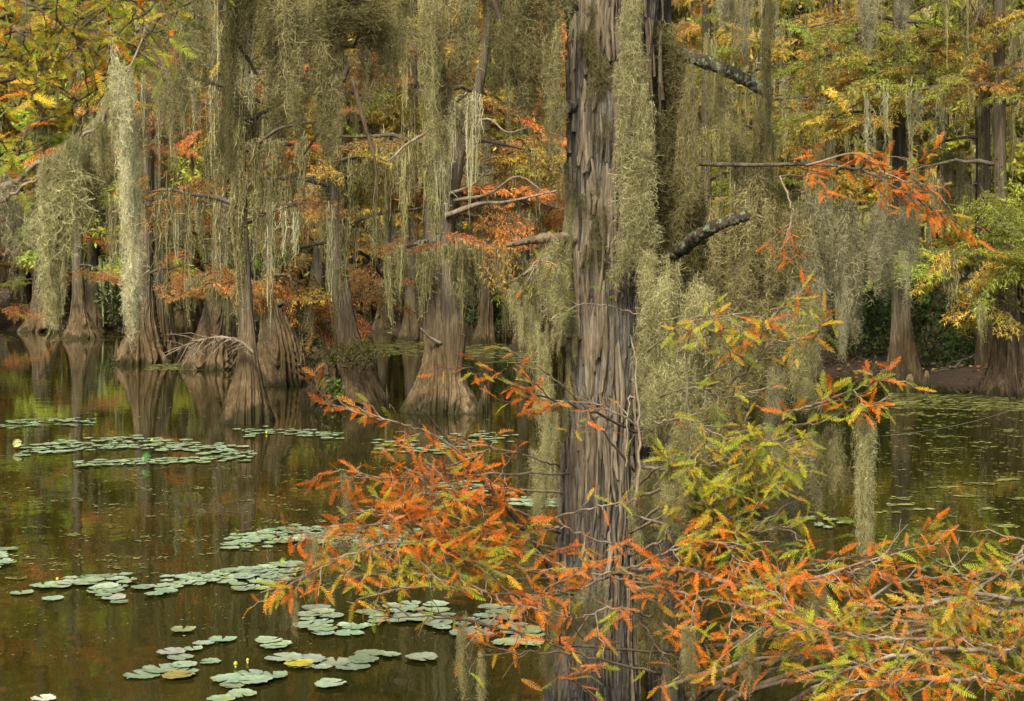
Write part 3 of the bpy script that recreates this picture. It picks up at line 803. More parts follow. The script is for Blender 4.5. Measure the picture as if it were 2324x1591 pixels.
fw = obj('distant_woodland', mesh_np('distant_woodland', V, np.arange(m_ * 4).reshape(-1, 4), None, [M_MASS], False, None, np.repeat(cc, 4, 0)))
tag(fw, 'hazy mass of autumn woodland closing the view behind the swamp trees', kind='stuff')

# ------------------------------------------------------------------ stump, knees, shrubs
def knee(x, y, h, r, label, seed):
    d = dist_of(y) if y > 700 else 40
    p = P(x, y, d)
    z = max(-.2, float(ground_z(np.array(p[0]), np.array(p[1]))) - .05)
    z = z if z > 0 else -.2
    V, Q, T = lathe([(0, 0, z, r * 1.3), (0, 0, z + .25, r * 1.1), (.02, 0, z + .2 + h * .4, r * .7), (.03, .01, z + .2 + h * .8, r * .5), (.03, 0, z + .2 + h, r * .18)], 24, 22, flutes(seed, 6, .3, .1))
    o = obj('cypress_knee', mesh_np('cypress_knee', V, Q, T, [M_BARK]), None, Matrix.Translation((p[0], p[1], 0)))
    tag(o, label, 'cypress knee', 'cypress knees')
knee(262, 824, .62, .07, 'thin upright cypress knee, outermost at the foot of the skirted dark tree', 301)
knee(275, 826, .45, .09, 'shorter stouter cypress knee leaning against the skirted dark tree', 302)
knee(1097, 934, .42, .07, 'pointed cypress knee at the foot of the twin stemmed tree', 303)
knee(1086, 936, .22, .06, 'low stub of a knee beside the pointed one', 304)
knee(2062, 884, .30, .13, 'knobbly brown cypress knee on the leafy bank before the fluted trunk', 305)
knee(2100, 872, .28, .09, 'small cypress knee farther along the leafy bank', 306)
knee(385, 816, .5, .08, 'knee in the shadow between the skirted tree and its black neighbour', 307)

d7 = dist_of(930); k7 = d7 / FPX
st = empty('tree_stump', P(730, 930, d7) * [1, 1, 0], 'gnarled dark rotten stump with knotty bark between two cypress butts', 'stump')
g7 = np.random.default_rng(3)
def knots(U, v, Z):
    return flutes(91, 9, .30, .16, 3)(U, v, Z) + .34 * (vnoise2(U, v, 9, 9, 17) - .5) + .18 * (vnoise2(U, v, 26, 26, 18) - .5)
V, Q, T = lathe([(*(P(728, 930, d7) * [1, 1, 0] + [0, 0, -.3])[:3], 42 * k7), (*P(727, 925, d7), 40 * k7), (*P(732, 890, d7), 33 * k7), (*P(738, 855, d7), 27 * k7), (*P(740, 830, d7), 22 * k7), (*P(741, 822, d7), 12 * k7)], 140, 80, knots)
obj('stump_body', mesh_np('stump_body', V, Q, T, [M_BARK_FAR]), st)
V, Q, T = lathe([(*(P(700, 930, d7 - .15) * [1, 1, 0] + [0, 0, -.2])[:3], 17 * k7), (*P(698, 915, d7 - .15), 15 * k7), (*P(695, 892, d7 - .15), 11 * k7), (*P(694, 882, d7 - .15), 5 * k7)], 60, 40, knots)
obj('side_burl', mesh_np('side_burl', V, Q, T, [M_BARK_FAR]), st)

def leaf_cloud(n, rad, size, seed, aspect=.42, hollow=.25):
    g = np.random.default_rng(seed)
    u = norm(g.normal(size=(n, 3))); r = (hollow + (1 - hollow) * g.random((n, 1)) ** .5)
    lob = 1 + .35 * np.sin(u[:, :1] * 5 + seed) * np.cos(u[:, 2:] * 4) + .25 * np.sin(u[:, 1:2] * 7)
    pp = u * r * lob * np.asarray(rad)
    dd = norm(g.normal(size=(n, 3)) + u * .6 + [0, 0, -.35]); sd = norm(np.cross(dd, norm(g.normal(size=(n, 3)))))
    ln = size * g.uniform(.6, 1.4, (n, 1)); wd = ln * aspect * .5
    V = np.stack([pp, pp + dd * ln * .5 + sd * wd, pp + dd * ln, pp + dd * ln * .5 - sd * wd], 1).reshape(-1, 3)
    return V, np.arange(n * 4).reshape(-1, 4)

def shrub(x, y, d, rad, n, size, color, label, seed, ground=True, name='shrub'):
    p = P(x, y, d)
    zb = float(ground_z(np.array(p[0]), np.array(p[1]))) if ground else p[2] - rad[2] * .9
    s = empty(name, (p[0], p[1], max(zb, 0)), label, 'shrub', 'bushes under the cypress trees')
    B = Buf()
    for q in range(7):
        e = p + np.array([random.gauss(0, rad[0] * .5), random.gauss(0, rad[1] * .4), random.uniform(-.2, .7) * rad[2]])
        b0 = np.array([p[0] + random.gauss(0, .12), p[1], max(zb, 0) - .05])
        t = np.linspace(0, 1, 7)[:, None]
        V, Q, T = tube(b0 * (1 - t) + e * t + rng.normal(0, .04, (7, 3)), np.linspace(.02, .006, 7), 4); B.add(V, Q, T)
    obj('stems', B.mesh('stems', [M_TWIG_DK]), s)
    V, Q = leaf_cloud(n, rad, size, seed)
    obj('foliage', mesh_np('foliage', V + p, Q, None, [M_SHRUB], False), s, None, jit(color, .1))
DKG = (.045, .075, .018)
shrub(1945, 730, 36, (1.1, .8, 1.3), 2600, .13, DKG, 'dark green broadleaf bush overhanging the shaded bank beside the moss curtain', 401)
shrub(2130, 740, 35, (1.0, .7, 1.1), 2200, .12, (.055, .08, .02), 'dark bush on the bank between the fluted trunk and the paler trunks', 402)
shrub(2190, 800, 34, (.7, .5, .55), 1100, .12, (.06, .10, .025), 'low green shrub at the foot of the shaded bank trunk', 403)
shrub(2020, 640, 39, (1.3, .8, 1.1), 2400, .14, (.05, .075, .02), 'shadowy bush rising behind the deeply fluted trunk', 404)
shrub(1090, 700, 53, (1.2, .8, .8), 1500, .16, (.05, .08, .02), 'dim bush on the far bank beside the twin stemmed cypress', 405)
shrub(810, 800, 24.6, (.52, .5, .22), 1500, .045, (.10, .12, .03), 'small leaved twiggy bush sprouting round the flared cypress butt', 406, False)
shrub(612, 585, 33, (.5, .4, .25), 300, .13, (.10, .20, .025), 'bright green vine leaves hanging high among the grey moss', 407, False)
shrub(760, 885, 24.2, (.12, .1, .2), 120, .07, (.12, .22, .03), 'fresh green sprig growing beside the rotten stump', 408, False)
shrub(2310, 560, 27, (.7, .5, 1.2), 1700, .10, (.20, .24, .03), 'yellow green leafy sapling beside the thick pale bank trunk', 409)
shrub(330, 690, 60, (1.6, .8, .7), 1500, .18, (.06, .08, .02), 'low dark bush on the far bank between the slim cypress and the skirted tree', 410)
shrub(690, 735, 45, (1.6, .8, .9), 1500, .16, (.035, .045, .012), 'dark bush in the gap behind the grooved cypress butt', 411)

g = np.random.default_rng(41)
m_ = 5200
yy = g.uniform(29, 46, m_); xx = yy * g.uniform(.12, .40, m_)
zz = ground_z(xx, yy)
ok = zz > .02; xx, yy, zz = xx[ok], yy[ok], zz[ok]; m_ = len(xx)
pp = np.stack([xx, yy, zz + .02], -1); dd = norm(g.normal(size=(m_, 3)) * [1, 1, .35]); sd = norm(np.cross(dd, norm(g.normal(size=(m_, 3)) * [.4, .4, 1])))
ln = g.uniform(.05, .14, (m_, 1)); V = np.stack([pp, pp + dd * ln * .5 + sd * ln * .3, pp + dd * ln, pp + dd * ln * .5 - sd * ln * .3], 1).reshape(-1, 3)
cc = np.array([(.30, .13, .05), (.20, .10, .05), (.14, .08, .045), (.36, .2, .07)])[g.integers(0, 4, m_)]
tag(obj('leaf_litter', mesh_np('leaf_litter', V, np.arange(m_ * 4).reshape(-1, 4), None, [leaf_mat('fallen_leaf', 'tint', .1, .4)], False, None, np.repeat(cc, 4, 0))), 'fallen russet leaves covering the muddy bank', kind='stuff')

for (x0, y0, x1, y1, r, lb) in [(1960, 872, 2030, 840, .04, 'fallen grey bough lying on the bank before the dark shrubs'), (2110, 868, 2190, 852, .03, 'thin fallen branch among russet leaves between the bank trunks'), (2150, 850, 2230, 790, .035, 'leaning dead branch propped against the shaded bank trunk'), (1080, 768, 1190, 752, .06, 'long fallen log in the shade of the far bank')]:
    d_ = 33.0 if x0 > 1500 else 57.0
    a_, b_ = P(x0, y0, d_), P(x1, y1, d_ + .6)
    a_[2] = max(.12, float(ground_z(a_[0], a_[1])) + r); b_[2] = max(b_[2], float(ground_z(b_[0], b_[1])) + r)
    t = np.linspace(0, 1, 12)[:, None]
    B = Buf(); q = a_ * (1 - t) + b_ * t + rng.normal(0, .03, (12, 3)); V, Q, T = tube(q, np.linspace(r, r * .4, 12), 7, .12); B.add(V, Q, T)
    for k in range(5):
        i = random.randrange(3, 12); e = q[i] + rng.normal(0, .3, 3) + [0, 0, .25]; V, Q, T = tube(q[i] * (1 - t) + e * t + rng.normal(0, .01, (12, 3)), np.linspace(r * .35, r * .12, 12), 4); B.add(V, Q, T)
    tag(obj('fallen_branch', B.mesh('fallen_branch', [M_LIMB])), lb, 'branch', 'dead wood on the bank')

# ------------------------------------------------------------------ floating weed
def flecks(name, label, spots, seed, smin, smax):
    g = np.random.default_rng(seed)
    V, T, n = [], [], 0
    for (x, y, s) in spots:
        d = dist_of(y); c = P(x, y, d)
        k = g.integers(5, 8); a = np.sort(g.random(k) * 6.28); r = s * g.uniform(.6, 1.2, k)
        V.append([[c[0], c[1], .006]] + [[c[0] + math.cos(q) * rr * 1.4, c[1] + math.sin(q) * rr, .004 + .003 * g.random()] for q, rr in zip(a, r)])
        T += [[n, n + 1 + i, n + 1 + (i + 1) % k] for i in range(k)]
        n += k + 1
    o = obj(name, mesh_np(name, np.vstack(V), None, T, [M_WEED], False))
    tag(o, label, kind='stuff')
g = np.random.default_rng(77)
sp = []
for _ in range(900):      # specks on the shaded water to the right
    y = 905 + 560 * g.random() ** 1.7; sp.append((g.uniform(1980, 2330), y, g.uniform(.012, .035) * (dist_of(y) / 18)))
for _ in range(34):
    cx, cy = g.uniform(1990, 2320), g.uniform(920, 1200)
    for q in range(14): sp.append((cx + g.normal(0, 16), cy + g.normal(0, 1.5), g.uniform(.02, .05)))
flecks('duckweed_specks', 'scattered yellow green duckweed specks on the dark water off the muddy bank', sp, 1, .01, .03)
sp = []
for _ in range(150):
    cx, cy = g.uniform(0, 900), 1060 + 270 * g.random()
    for q in range(g.integers(2, 16)): sp.append((cx + g.normal(0, 14), cy + g.normal(0, 2), g.uniform(.008, .022)))
for _ in range(1400):
    y = 800 + 700 * g.random(); sp.append((g.uniform(-20, 1300), y, g.uniform(.005, .012) * dist_of(y) / 12))
flecks('duckweed_rafts', 'small pale duckweed rafts and specks drifting between the lily pads', sp, 2, .01, .02)
sp = []
for _ in range(900):
    t = g.random(); x = 820 + 400 * t; sp.append((x, 770 + 28 * g.random() + 40 * t * g.random(), g.uniform(.06, .16)))
for _ in range(900):
    x = g.uniform(2020, 2340); sp.append((x, 893 + 35 * g.random() ** 1.6 + (x - 2020) * .02, g.uniform(.03, .08)))
for _ in range(420):
    sp.append((g.uniform(330, 460), 826 + 14 * g.random(), g.uniform(.03, .08)))
for _ in range(250):
    sp.append((g.uniform(0, 290), 745 + 30 * g.random(), g.uniform(.04, .1)))
flecks('algae_mat', 'green algae film along the far shore and against the tree butts', sp, 3, .05, .1)

# ------------------------------------------------------------------ lily pads
def pad_mesh(i):
    g = np.random.default_rng(2000 + i)
    na = 36; notch = .16
    a = np.linspace(notch, 2 * np.pi - notch, na)
    rim = 1 + .05 * np.sin(a * 3 + g.random() * 6) + .035 * np.sin(a * 11 + g.random() * 6) + .045 * g.normal(size=na)
    V = [[.06, 0, .001]]; rings = (.45, .82, 1.0)
    curl = np.clip(g.normal(.012, .018, na), 0, .05)
    curl = np.convolve(np.r_[curl, curl, curl], np.ones(3) / 3, 'same')[na:2 * na]
    for j, rr in enumerate(rings):
        z = (.002 + .004 * np.sin(a * 5 + i), .004 + .010 * np.abs(np.sin(a * 4.5 + i)) * .5, .006 + curl + .012 * np.abs(np.sin(a * 7 + i)))[j]
        V += list(np.stack([np.cos(a) * rr * rim, np.sin(a) * rr * rim, z], -1))
    V = np.array(V); V[:, :2] *= .077; V[:, 2] *= .18
    T = [[0, 1 + k, 2 + k] for k in range(na - 1)]
    Q = []
    for j in range(2):
        o1, o2 = 1 + j * na, 1 + (j + 1) * na
        Q += [[o1 + k, o2 + k, o2 + k + 1, o1 + k + 1] for k in range(na - 1)]
    return mesh_np('pad', V, Q, T, [M_PAD], True)
PADS = [pad_mesh(i) for i in range(8)]
g_ = random.Random(4)
MINT = (.36, .44, .32); PADGR = (.21, .31, .14); PADYEL = (.52, .46, .05)
pad_xy = []
def pad(x, y, label, color, size=1.0, tilt=0.012):
    d = dist_of(y); p = P(x, y, d)
    z = .004 + .0025 * g_.randrange(5)
    M = Matrix.Translation((p[0], p[1], z)) @ Matrix.Rotation(g_.gauss(0, tilt), 4, 'X') @ Matrix.Rotation(g_.gauss(0, tilt), 4, 'Y') @ Matrix.Rotation(g_.random() * 6.28, 4, 'Z') @ Matrix.Diagonal((size, size, 1, 1))
    c_ = blend(color, random.choice([PADGR, (.40, .42, .30), (.30, .36, .16), (.24, .30, .20)]), random.random() * .6)
    pad_xy.append((d / size, g_.choice(PADS), M, jit(c_, .14), label))

def pads_finish(most=292):
    pad_xy.sort(key=lambda e: e[0])
    for d, me, M, c, label in pad_xy[:most]:
        tag(obj('lily_pad', me, None, M, c), label, 'lily pad', 'floating lily pads')
    Vs, Qs, n = [], [], 0
    for d, me, M, c, label in pad_xy[most:]:      # the far rafts, too small to pick apart
        V = np.array([v.co for v in me.vertices]); A = np.array(M)
        for pl in me.polygons: Qs.append([i + n for i in pl.vertices])
        Vs.append(V @ A[:3, :3].T + A[:3, 3]); n += len(V)
    me = bpy.data.meshes.new('lily_pad_mass'); me.from_pydata(np.vstack(Vs).tolist(), [], Qs); me.materials.append(M_PAD)
    o = obj('lily_pad_mass', me, None, None, blend(MINT, PADGR, .45)); tag(o, 'crowded small lily pads of the farther floating rafts', kind='stuff')

def raft(label, pts, n, rx, ry, color, size=1.0, mind=.17):
    """n pads packed along a chain of survey points"""
    pts = np.array(pts, float); placed = []
    tries = 0
    n = int(n * 2.0)
    while len(placed) < n and tries < n * 60:
        tries += 1
        f = g_.random() * (len(pts) - 1); i = int(f); c = pts[i] * (1 - f + i) + pts[min(i + 1, len(pts) - 1)] * (f - i)
        x, y = c[0] + g_.uniform(-1, 1) * rx, c[1] + g_.uniform(-1, 1) * ry
        w = P(x, y, dist_of(y))
        if any((w[0] - a) ** 2 + (w[1] - b) ** 2 < (mind * .56 * size) ** 2 for a, b in placed): continue
        placed.append((w[0], w[1]))
        pad(x, y, label, color, size * g_.uniform(.6, 1.2))
raft('pale lily pad in the thin farthest raft across the open water', [(10, 965), (110, 960), (205, 958)], 20, 15, 9, PADGR, 1.0)
raft('grey green lily pad in the long crowded raft before the bell shaped cypress', [(60, 1025), (190, 1010), (300, 1002), (420, 1015), (560, 1028)], 64, 35, 13, MINT, 1.0, .2)
raft('lily pad in the ragged lower fringe of the long crowded raft', [(200, 1054), (300, 1050), (430, 1046), (540, 1042)], 24, 25, 6, PADGR, 1.0, .2)
raft('dull green lily pad in the sparse patch at the foot of the bell shaped cypress', [(530, 985), (620, 978), (700, 985), (760, 990)], 20, 30, 9, PADGR, .95)
raft('pale lily pad in the small clump cut off by the picture edge', [(5, 1250), (10, 1275), (-10, 1290)], 6, 14, 5, MINT, 1.05)
raft('lily pad in the mint green raft lying nearest the empty olive water', [(110, 1333), (190, 1320), (280, 1312), (230, 1345), (270, 1365)], 26, 22, 7, MINT, 1.0)
raft('lily pad in the compact knot of five beside the mint green raft', [(330, 1333), (390, 1332), (355, 1355)], 5, 12, 3, MINT, 1.0, .2)
raft('lily pad in the broad raft reaching under the orange twig tips', [(400, 1320), (470, 1315), (560, 1305), (660, 1290), (560, 1330)], 36, 28, 10, MINT, 1.0)
raft('soft green lily pad half hidden behind the orange cypress branches', [(540, 1235), (620, 1220), (720, 1210), (800, 1230), (930, 1200), (840, 1260)], 44, 35, 16, blend(MINT, PADGR, .4), 1.0)
raft('lily pad in the chain of large pads stepping down towards the camera', [(500, 1455), (440, 1470), (400, 1490), (470, 1500), (420, 1525), (320, 1530)], 17, 20, 6, MINT, 1.12, .2)
raft('lily pad in the overlapping cluster above the bottom edge', [(560, 1528), (610, 1540), (540, 1550), (560, 1580), (500, 1588)], 11, 22, 6, MINT, 1.12, .2)
raft('one of three lily pads stacked together below the dangling moss thread', [(605, 1458), (640, 1460), (625, 1470)], 3, 8, 2, MINT, 1.0, .12)
raft('lily pad in the raft spread below the sparse yellow leafed twigs', [(730, 1390), (720, 1420), (760, 1440), (810, 1425)], 14, 28, 7, MINT, 1.08, .18)
raft('lily pad in the nearest big raft beside the lowest twigs', [(660, 1500), (720, 1515), (790, 1500), (890, 1485), (770, 1518)], 14, 22, 6, MINT, 1.12, .2)
raft('lily pad behind the low twigs next to the big trunk', [(860, 1405), (960, 1385), (1020, 1410), (1060, 1430), (1180, 1450), (1120, 1390)], 30, 35, 14, MINT, 1.05, .2)
raft('pad in the little patch showing beside the trunk through the moss', [(1180, 1140), (1250, 1145)], 10, 18, 8, blend(MINT, PADGR, .3), 1.0)
raft('lily pad in the dim patch among twigs before the twin stemmed tree', [(850, 1010), (960, 1020), (1060, 1000), (1130, 990)], 30, 45, 14, PADGR, .95)
raft('lily pad beneath the fork of orange twigs in mid water', [(980, 1115), (1060, 1100), (1130, 1120)], 14, 35, 10, blend(MINT, PADGR, .5), 1.0)
raft('lily pad seen through the thin moss beside the bright hanging column', [(1840, 1180), (1900, 1190), (1880, 1205)], 4, 35, 9, blend(PADGR, GREEN, .5), .8)
pad(50, 1347, 'lone pale pad with a yellowed edge left of the mint green raft', MINT)
pad(120, 1360, 'single small pad drifting below the mint green raft', MINT, .9)
pad(958, 1497, 'single oval pad lying alone in open water by the lowest twigs', MINT, 1.15)
pad(750, 1557, 'single pad alone at the bottom below the big raft', MINT, 1.05)
pad(415, 1433, 'lone ragged pad above the stepping chain of large pads', blend(MINT, PADYEL, .3), .95)
pad(405, 1537, 'bright yellow dying lily pad half sunk among the large pads', PADYEL, 1.1)
pad(680, 1512, 'yellow rimmed lily pad at the outer end of the big raft', PADYEL, 1.0)
pad(720, 1380, 'yellow green fading pad at the top of the raft below the twigs', PADYEL, .9)
pad(100, 1587, 'whitish pad fragment at the bottom edge of the open water', (.6, .62, .5), .8)
pads_finish()
# upturned pads and buds
def stand_pad(x, y, label, color, size, lean):
    d = dist_of(y); p = P(x, y, d)
    M = Matrix.Translation((p[0], p[1], .09)) @ Matrix.Rotation(lean, 4, 'Z') @ Matrix.Rotation(R(72), 4, 'X') @ Matrix.Diagonal((size, size, 2.5, 1))
    tag(obj('lily_pad', PADS[3], None, M, color), label, 'lily pad', 'floating lily pads')
stand_pad(38, 1022, 'upturned pale yellow lily pad standing on edge in the long raft', (.52, .55, .22), .7, .4)
stand_pad(332, 1056, 'dark green lily pad folded upright at the lower fringe of the long raft', (.06, .14, .03), .8, -.3)
stand_pad(640, 1300, 'small upright green pad tip in the raft under the orange twigs', (.2, .34, .06), .3, .2)
stand_pad(1010, 1015, 'dark green pad folded upright among the twigs in mid water', (.05, .16, .03), .6, .6)
def bud(x, y, label, r):
    d = dist_of(y); p = P(x, y, d)
    b = empty('water_lily_bud', (p[0], p[1], 0), label, 'flower bud', 'yellow pond lily buds')
    V, Q, T = lathe([(p[0], p[1], .008, r * .3), (p[0], p[1], .013, r * .9), (p[0], p[1], .013 + r * .9, r), (p[0], p[1], .013 + r * 1.5, r * .6), (p[0], p[1], .013 + r * 1.7, .004)], 14, 12, lambda U, v, Z: 1 + .08 * np.cos(U * 6.283 * 5))
    obj('petals', mesh_np('petals', V, Q, T, [M_BUD]), b)
    V, Q, T = tube([(p[0], p[1], -.1), (p[0], p[1], .012)], .006, 6); obj('stalk', mesh_np('stalk', V, Q, T, [M_VEIN]), b)
bud(535, 1514, 'round yellow pond lily bud above the overlapping pad cluster', .011)
bud(562, 1505, 'smaller yellow bud just beyond the round one', .008)
bud(130, 1320, 'tiny yellow bud on the mint green raft', .010)
bud(345, 1003, 'yellow bud poking from the crowded long raft', .016)
bud(605, 985, 'yellow bud among the dull pads by the bell shaped cypress', .015)

# ------------------------------------------------------------------ the big mossy cypress
DM = 7.0; KM = DM / FPX
main = empty('cypress_tree', (P(1345, 0, DM)[0], DM, 0), 'tall shaggy barked cypress towering in front, moss draped down its sides', 'tree', 'bald cypress trees standing in the swamp')
mp = [(1342, 1720, 118), (1342, 1591, 106), (1346, 1480, 99), (1350, 1300, 91), (1355, 1100, 88), (1363, 900, 83), (1371, 700, 85), (1377, 500, 91), (1384, 300, 98), (1390, 100, 104), (1394, -60, 108), (1394, -700, 90), (1362, -1900, 60)]
path = [(*P(x, y, DM), hw * KM) for x, y, hw in mp]
def strips(w, Z, N, seg, seed):
    """shaggy bark: N long plates round the stem, each broken into lengths that lift off differently"""
    g = np.random.default_rng(seed)
    x = (w % 1.0) * N; i = np.floor(x).astype(int) % N; t = x - np.floor(x)
    ph = g.random(N) * seg; sc = g.uniform(.6, 1.5, N)
    q = (Z + ph[i]) / (seg * sc[i]); j = np.floor(q).astype(int); f = q - np.floor(q)
    tab = g.random((N, 64)); off = tab[i, j % 64]
    skew = (g.random((N, 64)) - .5)[i, j % 64] * .5
    tt = np.clip(t + skew * (f - .5), 0, 1)
    plate = np.clip((1 - np.abs(2 * tt - 1)) * 2.2, 0, 1) ** .6
    return plate * (.35 + .65 * off) * (.75 + .45 * (1 - f)) 
def shaggy(U, v, Z):
    w = U + .010 * np.sin(Z * 3.1) + .006 * np.sin(Z * 7.7 + 3) + .012 * (vnoise2(U, np.clip(Z / 8, 0, 1), 14, 40, 70) - .5)
    vz = np.clip(Z / 8, 0, 1)
    c = vnoise2(w, vz, 130, 260, 73); d = vnoise2(w, vz, 9, 16, 74); e = vnoise2(w, vz, 120, 60, 75)
    fl = 1 - np.abs(np.sin(w * 6.283 * 4.5 + .8 * np.sin(Z)))
    wide = np.exp(-np.clip(Z, 0, 9) / .7)
    return .90 + .085 * np.maximum(strips(w, Z, 58, .34, 5), .9 * strips(w + .013, Z, 91, .22, 6)) + .03 * c + .035 * e + .07 * (d - .5) + .10 * (fl - .5) * (.3 + wide)
V, Q, T = lathe(path, 420, 640, shaggy)
kc = P(1365, 925, DM - .16)        # knot: concentric ridges round a hollow
dv = V - np.array([kc[0], kc[1], kc[2]]); rr = np.sqrt(dv[:, 0] ** 2 + (dv[:, 2] * .75) ** 2); front = V[:, 1] < DM
amp = np.where(front, np.exp(-(rr / .06) ** 2) * (.010 * np.cos(rr * 170 + 2.2 * np.sin(np.arctan2(dv[:, 2], dv[:, 0]) * 3)) + .008) - .04 * np.exp(-(rr / .02) ** 2), 0)
V[:, 1] -= amp
obj('trunk', mesh_np('trunk', V, Q, T, [M_BARK_MAIN]), main)
path2 = [(*P(x, y, DM + .42), hw * KM * 1.06) for x, y, hw in [(1512, 1780, 50), (1508, 1591, 42), (1500, 1300, 40), (1490, 1000, 42), (1484, 700, 42), (1482, 400, 42), (1480, 100, 44), (1478, -300, 42), (1470, -1500, 36)]]
V, Q, T = lathe(path2, 160, 300, lambda U, v, Z: shaggy(U + .37, v, Z))
obj('second_stem', mesh_np('second_stem', V, Q, T, [M_BARK_MAIN]), main)

# peeling strips of bark
spath = smooth_path(path, 400)
def strip_mesh(i):
    g = np.random.default_rng(3000 + i)
    n = 12; t = np.linspace(0, 1, n)
    w = .011 * (np.sin(np.pi * np.clip(t, .04, .97)) ** .45) * g.uniform(.7, 1.25, n)
    x = .006 * np.sin(t * 5 + g.random() * 6)
    lift = .004 + .012 * g.random() * t ** 3
    V = []
    for k in range(n):
        V += [[x[k] - w[k], -lift[k] if k > 8 else -.003, -t[k]], [x[k] - w[k] * .4, -lift[k] - .007, -t[k]], [x[k] + w[k] * .5, -lift[k] - .006, -t[k]], [x[k] + w[k], -.002, -t[k]]]
    Q = [[4 * k + j, 4 * k + 4 + j, 4 * k + 5 + j, 4 * k + 1 + j] for k in range(n - 1) for j in range(3)]
    return mesh_np('bark_strip', np.array(V), Q, None, [M_STRIP], True)
STRIPS = [strip_mesh(i) for i in range(8)]
for q in range(230):
    zz = random.uniform(.4, 3.7)
    i = int(np.argmin(abs(spath[:, 2] - zz))); c = spath[i]
    an = random.uniform(-1.35, 1.35)
    nrm = Vector((math.sin(an), -math.cos(an), 0))
    p = Vector(c[:3]) + nrm * (c[3] * 1.0)
    M = Matrix.Translation(p) @ Matrix.Rotation(an, 4, 'Z') @ Matrix.Rotation(random.gauss(0, .04), 4, 'Y') @ Matrix.Diagonal((random.uniform(.6, 1.5), random.uniform(.8, 1.6), random.uniform(.14, .42), 1))
    obj('bark_strip', random.choice(STRIPS), main, M)

def big_limb(pts, r0, r1, mat, name='limb', n=40, knob=.10, k=10, parent=main):
    q = smooth_path([P(*p) for p in pts], n)
    V, Q, T = tube(q, np.linspace(r0, r1, n), k, knob)
    return obj(name, mesh_np(name, V, Q, T, [mat], True), parent)
lb = big_limb([(1470, 110, 7.4), (1530, 120, 7.2), (1600, 140, 7.0), (1680, 175, 6.9), (1748, 212, 6.85)], .034, .026, M_LICHEN_LIMB, 'broken_limb', 60, .12, 14)
lb['label'] = 'dark broken limb crusted with green lichen'
big_limb([(1460, 640, 7.2), (1545, 566, 6.75), (1620, 515, 6.55), (1697, 490, 6.5)], .034, .022, M_LICHEN_LIMB, 'broken_limb', 50, .16, 12)
big_limb([(1330, 545, 6.95), (1265, 540, 6.8), (1205, 545, 6.7), (1150, 557, 6.65)], .030, .010, M_DEADWOOD, 'dead_limb_stub', 40, .2, 12)
big_limb([(1320, 770, 6.9), (1280, 762, 6.75), (1240, 768, 6.7)], .014, .012, M_DEADWOOD, 'dead_limb_stub', 16, .1, 8)
big_limb([(1300, 240, 6.9), (1272, 255, 6.8), (1262, 285, 6.75)], .03, .012, M_BARK_MAIN, 'limb_stub', 16, .15, 10)
# overhead limbs that carry the moss curtain
top_l = [[(1340, 40, 7.0), (1200, -60, 6.7), (1000, -110, 6.5), (780, -90, 6.3), (560, -70, 6.2), (380, -60, 6.1)],
         [(1345, -120, 7.0), (1150, -190, 7.3), (900, -160, 7.5), (650, -150, 7.5), (430, -120, 7.4)]]
for q in top_l: big_limb(q, .06, .018, M_LIMB, 'limb')
big_limb([(1490, -60, 7.4), (1600, -90, 7.0), (1780, -110, 6.8), (1990, -80, 6.7), (2080, -60, 6.6)], .05, .012, M_LIMB, 'limb')
for q in ([(560, -70, 6.2), (500, 20, 6.25), (560, 130, 6.3), (600, 195, 6.3)], [(900, -110, 6.5), (835, 40, 6.5), (800, 110, 6.5)], [(1090, -100, 6.6), (1130, 30, 6.6), (1165, 150, 6.6), (1180, 200, 6.6)], [(790, 150, 6.4), (735, 280, 6.4), (690, 350, 6.4)], [(800, 180, 7.4), (830, 290, 7.4), (850, 360, 7.4), (858, 440, 7.4)]):
    big_limb(q, .014, .004, M_TWIG_DK, 'branch', 24, .1, 6)

